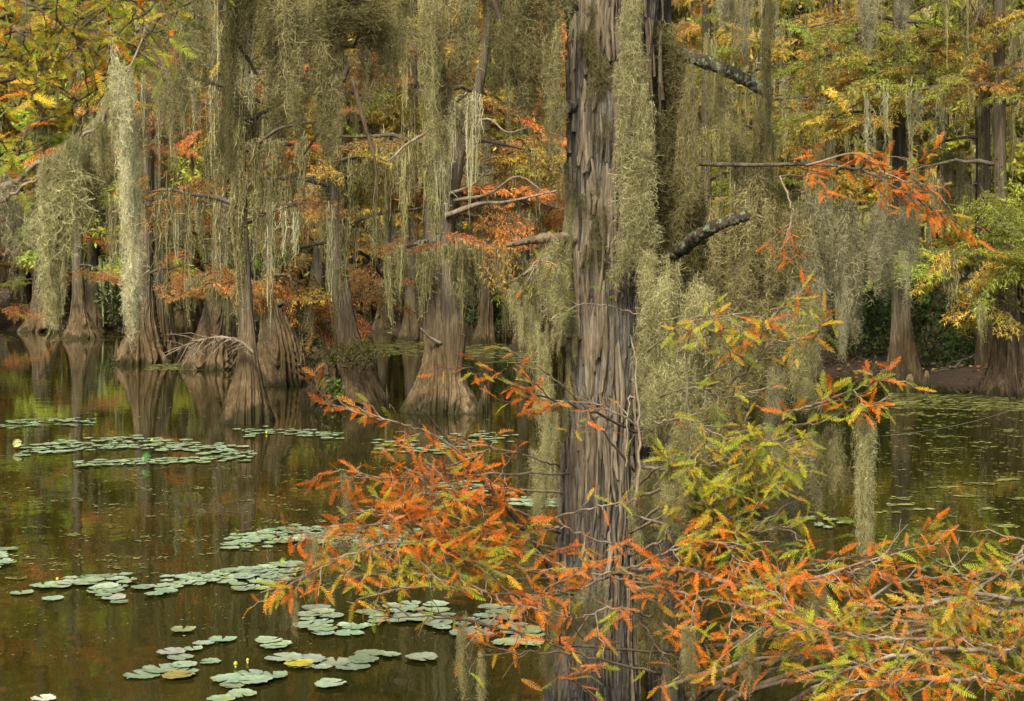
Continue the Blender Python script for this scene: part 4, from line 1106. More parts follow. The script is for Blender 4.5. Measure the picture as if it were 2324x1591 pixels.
# ------------------------------------------------------------------ branch and leaf growth for the near foliage
class Grove:
    """a near tree whose branches carry feathery leaves; the first 300 leaves are parts, the others one mass"""
    def __init__(s, root): s.root, s.leaves = root, []
    def branch(s, pts, r0, colors, dens=1.0, twig=.28, mat=None, start=.25, leaf=1.0, flat=.6, bare=.12, side_len=1.0, ntw=None, name='branch'):
        q = smooth_path([P(*p) for p in pts], 26)
        ln = np.linalg.norm(np.diff(q, axis=0), axis=1).sum()
        q[1:-1] += rng.normal(0, .004, (24, 3))
        B = Buf(); n0 = len(s.leaves)
        V, Q, T = tube(q, np.linspace(r0, max(.0018, r0 * .22), 26), 6, .06); B.add(V, Q, T)
        tan = norm(np.gradient(q, axis=0))
        nt = ntw if ntw is not None else int(ln / .075 * dens)
        def leafy(tw, cols, d_, sparse):
            tl = np.linalg.norm(np.diff(tw, axis=0), axis=1).sum()
            nl = max(1, int(tl / .031 * d_ * sparse))
            tt = norm(np.gradient(tw, axis=0))
            for k in range(nl):
                u = .15 + .85 * (k + random.random()) / nl
                f = u * (len(tw) - 1); i = min(int(f), len(tw) - 2); p = tw[i] * (1 - f + i) + tw[i + 1] * (f - i)
                sd = norm(np.cross(tt[i], [0, 0, 1.])) * (1 if k % 2 else -1)
                tip = u > .93
                dv = tt[i] * (1.3 if tip else random.uniform(.3, .9)) + sd * (0 if tip else random.uniform(.5, 1)) + np.array([0, 0, random.gauss(-.10, flat)])
                up = np.array([random.gauss(0, .8), random.gauss(-.35, .8), 1.0])
                c = jit(random.choice(cols), .14)
                s.leaves.append((np.array(basis(p, dv, up, leaf * random.uniform(.48, .90) * np.array([1, random.uniform(.8, 1.2), 1]))), random.randrange(len(LEAF_VT)), c))
        for k in range(nt):
            u = start + (1 - start) * (k + random.random() * .8) / max(nt, 1)
            f = min(u, .999) * 25; i = int(f); p = q[i] * (1 - f + i) + q[i + 1] * (f - i)
            hs = norm(np.cross(tan[i], [0, 0, 1.])) * (1 if k % 2 else -1)
            d = norm(tan[i] * random.uniform(.5, 1.1) + hs * random.uniform(.3, 1.0) + np.array([0, 0, random.gauss(.08, .42)]))
            l_ = twig * random.uniform(.35, 1.15) * (1.15 - .55 * u) * side_len
            t = np.linspace(0, 1, 7)[:, None]
            w_ = p + d * l_ * t + np.array([0, 0, random.gauss(-.10, .12) * l_]) * t ** 2 + rng.normal(0, .010 * l_ / .2, (7, 3)) * t
            V, Q, T = tube(w_, np.linspace(.0032, .0014, 7), 4); B.add(V, Q, None)
            if random.random() > bare: leafy(w_, colors, dens, 1.0)
            if random.random() < .55:       # a second order twig
                f = random.uniform(.3, .8) * 6; i2 = int(f); p2 = w_[i2]
                d2 = norm(d + rng.normal(0, .55, 3)); l2 = l_ * random.uniform(.35, .7)
                w2 = p2 + d2 * l2 * t + rng.normal(0, .006, (7, 3)) * t
                V, Q, T = tube(w2, np.linspace(.0022, .0011, 7), 3); B.add(V, Q, None)
                if random.random() > bare: leafy(w2, colors, dens, 1.0)
        leafy(q[14:], colors, dens * .6, .8)
        o = obj(name, B.mesh(name, [mat or M_TWIG]), s.root)
        s.leaves[n0:] = [(*e, o) for e in s.leaves[n0:]]
        return o
    def finish(s, most=300):
        random.shuffle(s.leaves)
        def key(e):
            p = e[0][:3, 3]; x = CX + p[0] / p[1] * FPX; y = HZ + (CAM_H - p[2]) / p[1] * FPX
            vis = -20 < x < 2344 and -20 < y < 1611
            return (0 if vis else 1, p[1])
        s.leaves.sort(key=key)
        for M, v, c, br in s.leaves[:most]:
            obj('leaf_spray', LEAF_ME[v], br, Matrix(M.tolist()), c)
        rest = s.leaves[most:]
        if rest:
            Vs, Ts, Cs, n = [], [], [], 0
            for M, v, c, br in rest:
                V, T = LEAF_VT[v]
                Vs.append(V @ M[:3, :3].T + M[:3, 3]); Ts.append(T + n); Cs.append(np.tile(c, (len(V), 1))); n += len(V)
            o = obj('foliage', mesh_np('foliage', np.vstack(Vs), None, np.vstack(Ts), [M_LEAF_T], False, None, np.vstack(Cs)), s.root)
            o['kind'] = 'stuff'

GM = Grove(main)
SAL = [SALMON, ORANGE, LIME, GOLD, ORANGE]
OO = [ORANGE, ORANGE, ORANGE, blend(ORANGE, RUST, .4), SALMON, ORANGE, blend(ORANGE, GOLD, .5), LIME]
OY = [ORANGE, ORANGE, GOLD, LIME]
YGR = [LIME, LIME, GREEN, blend(LIME, GOLD, .5), blend(GREEN, LIME, .5), GOLD]
GO = [LIME, GREEN, ORANGE, ORANGE, GOLD]
big_limb([(1350, 1420, 6.6), (1250, 1290, 6.3), (1180, 1190, 6.1), (1110, 1110, 6.0), (1010, 990, 5.9), (960, 930, 5.8)], .014, .004, M_LIMB, 'branch', 40, .08, 8)
GM.branch([(1060, 1040, 5.95), (980, 985, 5.8), (880, 955, 5.7), (740, 915, 5.6)], .006, OO, 1.1, .24)
GM.branch([(1440, 1070, 6.6), (1330, 930, 6.3), (1240, 845, 6.1), (1140, 788, 6.0)], .006, OY, .45, .20, bare=.3)
GM.branch([(1460, 985, 6.5), (1330, 930, 6.2), (1200, 890, 6.0), (1130, 862, 5.8), (1050, 828, 5.6)], .006, OY, .75, .22, M_TWIG_DK)
GM.branch([(1480, 980, 6.3), (1360, 920, 6.2), (1240, 905, 6.1), (1190, 880, 6.0)], .005, OO, .9, .24)
GM.branch([(1290, 1075, 6.4), (1150, 1075, 6.1), (1000, 1080, 5.8), (880, 1085, 5.6), (770, 1065, 5.5)], .006, OO, 1.2, .26)
GM.branch([(1270, 1060, 6.4), (1180, 1030, 6.1), (1110, 1020, 6.0), (1050, 1050, 5.9)], .005, OO, 1.0, .22)
GM.branch([(1270, 1210, 6.4), (1130, 1150, 6.0), (980, 1150, 5.7), (860, 1190, 5.5), (690, 1222, 5.3)], .007, OO, 1.3, .28)
GM.branch([(1200, 1170, 6.1), (1100, 1130, 5.9), (1000, 1110, 5.7), (920, 1060, 5.6)], .005, OO, 1.1, .26)
GM.branch([(1320, 1310, 6.4), (1130, 1310, 5.9), (1010, 1245, 5.6), (900, 1230, 5.4), (760, 1275, 5.2), (620, 1345, 5.0)], .008, OY, 1.1, .26)
GM.branch([(1320, 1330, 6.3), (1180, 1290, 5.9), (1060, 1275, 5.6), (940, 1290, 5.4), (800, 1310, 5.2)], .006, [ORANGE, LIME, GREEN, GOLD], 1.3, .28)
GM.branch([(1300, 1260, 6.3), (1180, 1220, 6.0), (1080, 1200, 5.8), (960, 1225, 5.6)], .005, OO, 1.2, .26)
GM.branch([(1560, 1480, 5.8), (1300, 1465, 5.5), (1150, 1430, 5.3), (1000, 1400, 5.1), (850, 1400, 5.0)], .006, [SALMON, LIME, GOLD, ORANGE], .5, .22, M_TWIG_DK, bare=.25)
GM.branch([(1500, 1530, 5.4), (1330, 1490, 5.2), (1180, 1480, 5.1), (1060, 1495, 5.0)], .006, [SALMON, LIME, GOLD, ORANGE], .55, .22, M_TWIG_DK, bare=.25)
GM.branch([(1420, 1060, 6.3), (1430, 900, 6.4), (1445, 1000, 6.5)], .004, GO, .5, .18)
GM.branch([(1440, 1150, 6.2), (1452, 1000, 6.2), (1440, 820, 6.25), (1430, 760, 6.3)], .008, OY, .25, .2, bare=.5)
GM.branch([(1250, 1180, 6.2), (1330, 1155, 6.0), (1380, 1145, 5.9), (1430, 1150, 5.9)], .004, OY, .7, .16)
GM.branch([(1490, 730, 6.4), (1400, 700, 6.3), (1320, 690, 6.2), (1250, 730, 6.2)], .004, [LIME, GREEN, ORANGE], .4, .16, bare=.3)
GM.branch([(1440, 1200, 6.4), (1520, 1120, 6.1), (1560, 1000, 5.9), (1560, 780, 5.8), (1600, 730, 5.7)], .008, GO, .35, .22)
GM.branch([(1540, 800, 5.9), (1600, 760, 5.8), (1680, 735, 5.7), (1760, 700, 5.6)], .005, YGR + [ORANGE], 1.2, .26)
GM.branch([(1640, 890, 6.0), (1700, 830, 5.8), (1760, 775, 5.7), (1860, 772, 5.6)], .006, [LIME, GOLD, ORANGE, LIME], 1.4, .24)
GM.branch([(1760, 975, 6.0), (1800, 935, 5.8), (1900, 900, 5.7), (2015, 858, 5.6)], .007, [ORANGE, LIME, GOLD, ORANGE, GREEN], 1.35, .24)
GM.branch([(1765, 965, 6.0), (1850, 960, 5.8), (1930, 930, 5.7), (2020, 905, 5.6)], .006, [ORANGE, LIME, GREEN, LIME], 1.3, .24)
GM.branch([(1440, 1130, 6.4), (1540, 1100, 6.0), (1660, 1085, 5.8), (1790, 1030, 5.6)], .007, YGR, 1.3, .30)
GM.branch([(1440, 1110, 6.4), (1500, 1060, 6.1), (1600, 1030, 5.9), (1700, 1000, 5.7), (1800, 1010, 5.6)], .006, YGR, 1.2, .28)
GM.branch([(1430, 1210, 6.3), (1550, 1150, 6.0), (1650, 1130, 5.8), (1780, 1075, 5.6)], .006, YGR + [GREEN], 1.3, .28)
GM.branch([(1430, 1260, 6.3), (1520, 1220, 6.0), (1620, 1190, 5.8), (1730, 1150, 5.6)], .006, YGR + [ORANGE], 1.2, .28)
GM.branch([(1400, 1300, 6.2), (1540, 1290, 5.8), (1680, 1330, 5.5), (1760, 1330, 5.4), (1880, 1300, 5.2), (2010, 1262, 5.1)], .012, OO, 1.2, .30)
GM.branch([(1400, 1300, 6.2), (1500, 1260, 5.8), (1620, 1230, 5.6), (1700, 1300, 5.4)], .007, OO, 1.2, .26)
GM.branch([(1420, 1330, 6.1), (1530, 1340, 5.7), (1650, 1370, 5.4), (1800, 1390, 5.2)], .007, OO + [SALMON], 1.2, .28)
GM.branch([(1380, 1310, 6.2), (1300, 1340, 5.9), (1220, 1360, 5.7), (1120, 1400, 5.5)], .006, OO, 1.1, .26)
GM.branch([(1470, 360, 7.3), (1620, 372, 6.9), (1800, 372, 6.7), (1950, 385, 6.6), (2060, 440, 6.5), (2170, 505, 6.4)], .012, [ORANGE, ORANGE, blend(ORANGE, RUST, .5)], 1.15, .30, M_LIMB, start=.35)
GM.branch([(1830, 375, 6.6), (1950, 350, 6.5), (2020, 400, 6.4), (2110, 420, 6.3)], .006, [ORANGE, ORANGE, GOLD], 1.0, .26)
GM.branch([(1770, 400, 6.6), (1800, 480, 6.5), (1785, 540, 6.5), (1820, 620, 6.45)], .004, [ORANGE, blend(ORANGE, RUST, .4)], 1.2, .14, start=.35)
GM.branch([(1160, 640, 6.6), (1190, 620, 6.5), (1225, 590, 6.5), (1180, 660, 6.4)], .004, [GOLD, LIME, ORANGE], .8, .2)
GM.branch([(1440, 1340, 6.0), (1520, 1380, 5.7), (1600, 1450, 5.5), (1640, 1540, 5.3)], .006, SAL, .9, .26, M_TWIG_DK)
GM.branch([(1380, 1400, 6.0), (1330, 1450, 5.6), (1290, 1520, 5.4), (1330, 1570, 5.2)], .005, SAL, .7, .22, M_TWIG_DK, bare=.2)
GM.branch([(1450, 1400, 5.9), (1500, 1480, 5.5), (1570, 1560, 5.2)], .006, SAL, .8, .24, M_TWIG_DK)
for pts in ([(1500, 1330, 6.1), (1400, 1310, 5.9), (1310, 1290, 5.8), (1220, 1300, 5.7)], [(1210, 1350, 5.9), (1300, 1310, 5.8), (1380, 1300, 5.75), (1480, 1310, 5.7)], [(1480, 1400, 5.9), (1400, 1380, 5.7), (1300, 1400, 5.6), (1210, 1380, 5.5)], [(1440, 1240, 6.2), (1370, 1230, 6.05), (1290, 1200, 6.0), (1230, 1190, 5.95)]):
    GM.branch(pts, .005, OO, .95, .22)
GM.branch([(1440, 1170, 6.3), (1560, 1200, 5.9), (1680, 1210, 5.7), (1800, 1190, 5.6)], .006, YGR, 1.1, .30)
GM.branch([(1450, 1060, 6.3), (1560, 1060, 6.0), (1640, 1045, 5.8), (1760, 1000, 5.6)], .006, YGR, 1.1, .30)
for pts in ([(1470, 800, 6.1), (1540, 740, 5.8), (1600, 715, 5.7), (1680, 720, 5.6)], [(1600, 860, 5.9), (1680, 800, 5.7), (1740, 740, 5.6), (1770, 700, 5.55)], [(1500, 900, 6.0), (1580, 880, 5.8), (1640, 900, 5.7), (1720, 890, 5.6)], [(1480, 960, 6.0), (1560, 950, 5.8), (1640, 990, 5.7), (1740, 960, 5.6)]):
    GM.branch(pts, .004, YGR + [ORANGE, GOLD], 1.1, .22)
GM.branch([(1280, 1120, 6.2), (1130, 1110, 5.9), (990, 1130, 5.7), (880, 1140, 5.5)], .005, OO, 1.1, .26)
GM.branch([(1250, 1260, 6.1), (1100, 1240, 5.8), (950, 1180, 5.6), (830, 1150, 5.4)], .005, OO, 1.1, .26)
GM.branch([(1300, 1350, 6.0), (1150, 1350, 5.6), (1000, 1330, 5.3), (850, 1350, 5.1)], .005, [LIME, GOLD, ORANGE, OLIVE], .9, .26)
GM.finish(300)

young = empty('young_cypress', (P(2480, 0, 5.2)[0], 5.2, 0), 'low spreading cypress sapling whose dense orange sprays fill the lower corner', 'tree', 'bald cypress trees standing in the swamp')
yp = [(*P(2480, 640 + 2.3 * FPX / 5.2, 5.2), .05), (*P(2470, 1700, 5.2), .04), (*P(2450, 1300, 5.2), .03), (*P(2440, 900, 5.25), .018), (*P(2450, 500, 5.3), .006)]
V, Q, T = lathe(yp, 24, 40, flutes(33, 7, .15)); obj('trunk', mesh_np('trunk', V, Q, T, [M_BARK_MAIN]), young)
GY = Grove(young)
SM = [SALMON, ORANGE, blend(SALMON, RUST, .5), ORANGE, LIME, blend(SALMON, GOLD, .5), OLIVE, LIME, GOLD, GREEN]
MX = [ORANGE, SALMON, LIME, GREEN, GOLD, OLIVE, LIME]
for pts, r, cols, dn in [
    ([(2470, 1480, 5.2), (2323, 1390, 5.0), (2180, 1400, 4.9), (2060, 1440, 4.8), (1900, 1470, 4.8), (1740, 1520, 4.8)], .012, SM, 1.25),
    ([(2460, 1380, 5.2), (2330, 1360, 5.0), (2200, 1350, 4.9), (2060, 1380, 4.8), (1900, 1400, 4.8), (1800, 1440, 4.7)], .011, MX, 1.25),
    ([(2470, 1560, 5.0), (2330, 1500, 4.8), (2150, 1470, 4.6), (1980, 1500, 4.6), (1840, 1560, 4.6)], .012, SM, 1.35),
    ([(2470, 1590, 4.9), (2330, 1560, 4.6), (2180, 1540, 4.5), (2020, 1550, 4.5), (1900, 1590, 4.5)], .010, SM, 1.35),
    ([(2450, 1280, 5.2), (2350, 1260, 5.1), (2220, 1330, 5.0), (2100, 1400, 4.9), (1960, 1420, 4.8)], .008, MX, 1.15),
    ([(2450, 1250, 5.2), (2330, 1240, 5.2), (2290, 1330, 5.1), (2240, 1420, 5.0)], .007, MX, 1.1),
    ([(2440, 1300, 5.2), (2340, 1320, 5.1), (2280, 1380, 4.9), (2210, 1470, 4.8)], .007, SM, 1.2),
    ([(2460, 1450, 5.1), (2360, 1440, 4.9), (2280, 1480, 4.7), (2180, 1580, 4.6)], .007, SM, 1.3),
    ([(1700, 1330, 5.5), (1850, 1280, 5.6), (1980, 1260, 5.7), (2120, 1230, 5.8)], .006, [GREEN, GREEN, LIME, ORANGE], 1.2),
    ([(1880, 1300, 5.4), (2000, 1310, 5.3), (2080, 1330, 5.2), (2150, 1310, 5.2)], .005, [ORANGE, ORANGE, LIME], .8),
    ([(2300, 1480, 4.8), (2150, 1450, 4.7), (2000, 1450, 4.6), (1850, 1430, 4.6), (1700, 1420, 4.6)], .008, SM, 1.1),
    ([(2450, 1350, 5.2), (2200, 1420, 4.9), (2000, 1400, 4.8), (1830, 1400, 4.8), (1760, 1340, 4.9)], .007, MX, 1.0)]:
    GY.branch(pts, r, cols, dn, .30, random.choice([M_TWIG, M_TWIG, M_TWIG_DK]), start=.1)
# bare tangled lower boughs
for pts, r in [([(1560, 1600, 5.6), (1680, 1530, 5.4), (1800, 1490, 5.3), (1900, 1450, 5.2), (1850, 1380, 5.2)], .014), ([(1500, 1560, 5.7), (1700, 1500, 5.5), (1850, 1480, 5.4), (1900, 1400, 5.3)], .010), ([(1620, 1650, 5.4), (1760, 1540, 5.3), (1960, 1500, 5.2), (2200, 1480, 5.1), (2460, 1490, 5.1)], .013),
               ([(1600, 1470, 5.6), (1750, 1450, 5.5), (1930, 1460, 5.3), (2120, 1440, 5.2), (2200, 1400, 5.2), (2330, 1330, 5.2)], .011), ([(1580, 1650, 5.3), (1700, 1570, 5.3), (1900, 1540, 5.2), (2100, 1590, 5.1)], .012), ([(1900, 1420, 5.2), (2020, 1330, 5.2), (2130, 1310, 5.2), (2330, 1290, 5.3)], .007),
               ([(1660, 1400, 5.6), (1780, 1330, 5.4), (1900, 1310, 5.4), (2010, 1265, 5.3)], .010), ([(1720, 1650, 5.0), (1850, 1560, 5.0), (2000, 1530, 4.9), (2180, 1560, 4.9)], .012), ([(1560, 1580, 5.5), (1640, 1560, 5.4), (1720, 1600, 5.4)], .012)]:
    GY.branch(pts, r, SM, .35, .30, M_TWIG_DK if r > .0105 else M_TWIG, bare=.75)
GY.finish(300)

over = empty('overhanging_cypress', (P(-260, 0, 4.6)[0], 4.6, 0), 'cypress leaning in from the side, its yellow green sprays hanging over the water', 'tree', 'bald cypress trees standing in the swamp')
op = [(*P(-260, 640 + 2.4 * FPX / 4.6, 4.6), .16), (*P(-250, 1500, 4.6), .12), (*P(-240, 600, 4.6), .10), (*P(-230, -600, 4.6), .08), (*P(-230, -1500, 4.6), .05)]
V, Q, T = lathe(op, 60, 60, flutes(34, 9, .2)); obj('trunk', mesh_np('trunk', V, Q, T, [M_BARK_MAIN]), over)
GO_ = Grove(over)
YL = [LIME, LIME, blend(LIME, GREEN, .5), blend(LIME, GOLD, .4), GREEN]
for pts, r, cols, dn in [
    ([(-200, 260, 4.6), (-40, 200, 4.5), (60, 160, 4.4), (110, 90, 4.3), (140, 20, 4.3)], .009, YL, 1.2),
    ([(-200, 60, 4.7), (0, 40, 4.7), (120, 10, 4.6), (260, -10, 4.6), (330, 60, 4.5)], .010, YL, 1.3),
    ([(440, -60, 4.8), (350, 60, 4.6), (290, 130, 4.5), (200, 215, 4.4), (140, 250, 4.4)], .008, YL, 1.2),
    ([(340, -40, 4.7), (300, 40, 4.6), (290, 100, 4.5), (330, 110, 4.4)], .007, YL + [GOLD], 1.2),
    ([(-220, 420, 4.5), (-20, 360, 4.4), (60, 310, 4.3), (100, 250, 4.3), (90, 190, 4.3)], .007, YL, 1.1),
    ([(-220, 180, 4.6), (-60, 150, 4.4), (20, 130, 4.3), (90, 150, 4.2)], .007, YL + [ORANGE, GOLD], 1.2),
    ([(-200, -40, 4.6), (40, 0, 4.4), (150, 60, 4.3), (190, 140, 4.3)], .007, YL, 1.3),
    ([(420, -60, 4.8), (440, -10, 4.7), (390, 30, 4.6)], .005, YL, 1.1),
    ([(-200, 560, 4.3), (-60, 490, 4.2), (60, 420, 4.15), (130, 380, 4.1)], .009, YL, .12),
    ([(-200, 380, 4.3), (-40, 440, 4.25), (90, 370, 4.2), (180, 320, 4.2), (260, 230, 4.2), (330, 60, 4.4)], .011, YL, .2)]:
    GO_.branch(pts, r, cols, dn, .24, M_TWIG_DK if dn > .5 else M_TWIG, start=.15, flat=.5)
for pts in ([(-120, 120, 4.6), (-20, 90, 4.4), (60, 70, 4.3), (150, 110, 4.2)], [(-120, 20, 4.5), (20, 60, 4.3), (110, 120, 4.2), (130, 200, 4.15)], [(100, -60, 4.6), (150, 20, 4.5), (220, 60, 4.4), (250, 130, 4.3)], [(300, -60, 4.7), (250, 10, 4.5), (190, 60, 4.4), (160, 130, 4.3)],
            [(-100, 260, 4.4), (-10, 250, 4.3), (50, 230, 4.2), (100, 240, 4.15)], [(-120, 330, 4.4), (-10, 330, 4.3), (40, 350, 4.2), (60, 300, 4.2)], [(380, -60, 4.7), (340, 20, 4.5), (280, 60, 4.4), (240, 160, 4.3)], [(300, 60, 4.5), (340, 100, 4.4), (370, 180, 4.35)]):
    GO_.branch(pts, .005, YL + [blend(LIME, GOLD, .6), GOLD, ORANGE], .75, .22, M_TWIG_DK, start=.1, leaf=1.1, flat=.5)
GO_.finish(300)

# ------------------------------------------------------------------ hanging Spanish moss
def moss(label, pts, w0, w1, d, n, color=MOSS, kinds='BBR', depth_spread=.10, size=1.0, tilt=.05, taper=True):
    """a moss growth following survey points pts (x, y) with half width w0 at its root to w1 at its tip"""
    pts = np.array(pts, float)
    path = smooth_path(pts, 40) if len(pts) > 1 else pts
    seg = np.r_[0, np.cumsum(np.linalg.norm(np.diff(path, axis=0), axis=1))]; seg /= seg[-1]
    root = P(path[0, 0], path[0, 1], d)
    e = empty('spanish_moss', root, label, 'moss', 'clumps of hanging Spanish moss')
    pool = {'B': MOSS_BEARD, 'R': MOSS_ROPE, 'W': MOSS_WISP, 'C': MOSS_CURLY}
    for k in range(n):
        u = ((k + random.random()) / n) ** .9
        x = np.interp(u, seg, path[:, 0]); y = np.interp(u, seg, path[:, 1])
        w = w0 * (1 - u) + w1 * u
        x += random.uniform(-1, 1) * w if random.random() < .7 else random.gauss(0, .5) * w
        kd = random.choice(kinds)
        total = abs(path[-1, 1] - y) / FPX * d           # what is left of the length below here
        base = {'B': .45, 'R': .80, 'W': .42, 'C': .42}[kd]
        L_ = min(base * random.uniform(.7, 1.25) * size, max(.16, total * 1.05 + .08))
        dd = d + random.gauss(0, depth_spread)
        p = P(x, y - .02 * FPX / d, dd)
        sw = random.uniform(.7, 1.2) * size * (max(.4, (w / FPX * d) / .07) if w / FPX * d < .06 else 1)
        obj('moss_tress', random.choice(pool[kd]), e, hang(p, (sw, sw, L_ / base), tilt), jm(color, .12))
    return e

# near clumps over the water at the left
moss('long pale curly moss column hanging lowest over the water from the green sprays', [(283, 130), (292, 330), (297, 520), (300, 715)], 24, 12, 4.15, 38, MOSS_PALE, 'CCB', .03, .6, .03)
moss('broad curly moss beard tapering to a point above the slim pale cypress', [(135, 370), (128, 480), (120, 600), (116, 690)], 48, 6, 4.2, 36, MOSS_BRIGHT, 'CBC', .05, .65, .03)
moss('thick moss sleeve draped along the slanting branch', [(262, 215), (215, 290), (155, 345), (95, 385)], 15, 20, 4.2, 40, MOSS_BRIGHT, 'BCB', .04, .45)
moss('moss sheet falling from the slanting branch beside the long pale column', [(205, 330), (200, 400), (190, 450)], 34, 18, 4.25, 9, MOSS, 'BWB', .05, .7)
moss('pale straggly grey moss on the lowest bare twigs', [(35, 400), (45, 480), (55, 560)], 40, 24, 4.2, 12, MOSS_GREY, 'WCW', .05, .6)
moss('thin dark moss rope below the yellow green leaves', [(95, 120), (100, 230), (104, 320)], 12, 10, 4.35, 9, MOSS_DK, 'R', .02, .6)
moss('small tuft of grey moss high between the green sprays', [(52, -20), (50, 40), (45, 80)], 18, 8, 4.6, 6, MOSS_GREY, 'WC', .03, .5)
moss('slim moss strand hanging between the two leafy boughs', [(222, -20), (224, 80), (226, 150)], 12, 8, 4.8, 8, MOSS, 'RB', .02, .6)
moss('fine moss threads trailing past the orange tips of the leafy bough', [(355, 20), (365, 150), (372, 260)], 30, 14, 5.4, 9, MOSS, 'WR', .05, .9)
# the overhead curtain
curt = [('leafy end of the overhead moss curtain, thin and olive', 415, 330, 42, 6.1, 22, MOSS, 'BRW'), ('dark narrow moss rope in the overhead curtain', 515, 470, 22, 6.2, 22, MOSS_DK, 'RB'), ('short open moss veil beside the dark narrow rope', 462, 250, 26, 6.3, 12, MOSS, 'BW'),
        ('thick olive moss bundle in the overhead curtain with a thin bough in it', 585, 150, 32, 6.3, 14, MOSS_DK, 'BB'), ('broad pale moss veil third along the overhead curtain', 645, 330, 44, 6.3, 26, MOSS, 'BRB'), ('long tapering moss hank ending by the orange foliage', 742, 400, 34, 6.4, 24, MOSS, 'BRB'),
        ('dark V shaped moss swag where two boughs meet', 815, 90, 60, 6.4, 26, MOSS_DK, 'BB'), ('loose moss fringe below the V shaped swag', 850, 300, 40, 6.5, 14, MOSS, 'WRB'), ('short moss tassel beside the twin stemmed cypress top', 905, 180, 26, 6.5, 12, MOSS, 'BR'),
        ('heavy two stranded moss hank in front of the twin stemmed cypress', 985, 440, 30, 6.5, 30, MOSS, 'BRB'), ('open moss veil before the forked cypress stem', 1050, 220, 34, 6.6, 16, MOSS, 'BW'), ('moss bundle hung on the slanting dark bough', 1130, 250, 30, 6.6, 18, MOSS_DK, 'BR'),
        ('wide brownish moss curtain nearest the big trunk', 1205, 300, 42, 6.7, 30, MOSS_TAN, 'BRB'), ('long moss fringe brushing the edge of the big trunk', 1255, 420, 26, 6.8, 22, MOSS, 'RB')]
for lb, x, yb, hw, d, n, c, kd in curt:
    moss(lb, [(x, -70), (x + random.uniform(-8, 8), yb * .5), (x + random.uniform(-6, 6), yb * .8)], hw, hw * .55, d, int(n * .75), c, kd, .12, .85)
moss('thin moss spray hanging far out on the overhead limb', [(690, -60), (690, 20), (700, 120)], 25, 10, 7.3, 10, MOSS, 'BW', .1, .8)
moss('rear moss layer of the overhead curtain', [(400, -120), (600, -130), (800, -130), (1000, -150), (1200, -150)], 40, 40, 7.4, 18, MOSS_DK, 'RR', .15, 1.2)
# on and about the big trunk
moss('bright yellow green moss column running down the face of the big trunk', [(1432, -60), (1436, 200), (1448, 420), (1455, 620)], 24, 40, 6.72, 64, MOSS_BRIGHT, 'BBR', .03, .6, .03)
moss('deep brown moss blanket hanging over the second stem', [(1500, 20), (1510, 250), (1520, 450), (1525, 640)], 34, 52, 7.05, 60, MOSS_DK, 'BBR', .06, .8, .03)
moss('moss fringe clinging to the shaded side of the trunk at mid height', [(1290, 430), (1285, 560), (1292, 680), (1300, 780)], 12, 14, 6.85, 22, MOSS, 'BB', .03, .45, .03)
moss('pale moss clump under the snapped dead limb', [(1240, 555), (1255, 640), (1275, 720)], 34, 22, 6.7, 22, MOSS_BRIGHT, 'BB', .05, .6)
moss('long twisting moss rope that swings from the twig to the water side of the trunk', [(1172, 640), (1190, 720), (1225, 790), (1238, 900), (1240, 1040), (1238, 1150)], 18, 24, 6.6, 50, MOSS_BRIGHT, 'BB', .03, .5, .04)
moss('moss sling stretched between the rope and the small dead stub', [(1195, 690), (1235, 745), (1275, 770)], 8, 10, 6.65, 12, MOSS, 'BB', .02, .3)
moss('thin net of dark moss roots plastered on the upper trunk', [(1330, 20), (1370, 120), (1400, 220), (1350, 330)], 40, 40, 6.80, 24, MOSS_DK, 'WB', .01, .5, .2)
moss('sparse moss web over the lower middle of the big trunk', [(1310, 350), (1340, 480), (1380, 600)], 50, 50, 6.80, 20, MOSS_DK, 'W', .01, .5, .25)
moss('moss growing on the trunk edge below the dead stub', [(1290, 800), (1285, 900), (1278, 1000)], 16, 10, 6.8, 12, MOSS, 'BW', .03, .4)
# beneath the lichen limb
for lb, x0, x1, y0, yb, hw, n, c in [('thin brown moss sheet just beyond the second stem under the lichen limb', 1565, 1570, 150, 480, 26, 24, MOSS_TAN), ('moss sheet under the middle of the lichen limb', 1615, 1680, 160, 330, 22, 20, MOSS_TAN),
                                    ('narrow dark moss strip under the broken end of the lichen limb', 1722, 1722, 220, 440, 12, 16, MOSS_DK), ('dark moss thread beside the narrow strip at the limb end', 1744, 1746, 215, 450, 8, 10, MOSS_DK)]:
    moss(lb, [(x0, y0), ((x0 + x1) / 2, (y0 + yb) / 2), (x1, yb)], hw, hw * .9, 6.9, n, c, 'RRB', .05, .7, .03)
for lb, x, yb, hw, n, c in [('grey moss tassel hanging highest beside the second stem', 1650, 60, 22, 10, MOSS_GREY), ('wispy grey moss strand over the lichen limb', 1690, 140, 16, 12, MOSS_GREY), ('long dark moss cord falling past the broken limb end', 1742, 330, 10, 16, MOSS_DK), ('pale grey moss tuft hanging at the top among yellow foliage', 1965, 110, 22, 14, MOSS_GREY), ('faint straggling moss at the top by the yellow foliage', 2060, 60, 22, 7, MOSS_GREY)]:
    moss(lb, [(x, -80), (x, yb * .4), (x, yb * .8)], hw, hw * .6, 6.7, n, c, 'RWB', .05, .7)
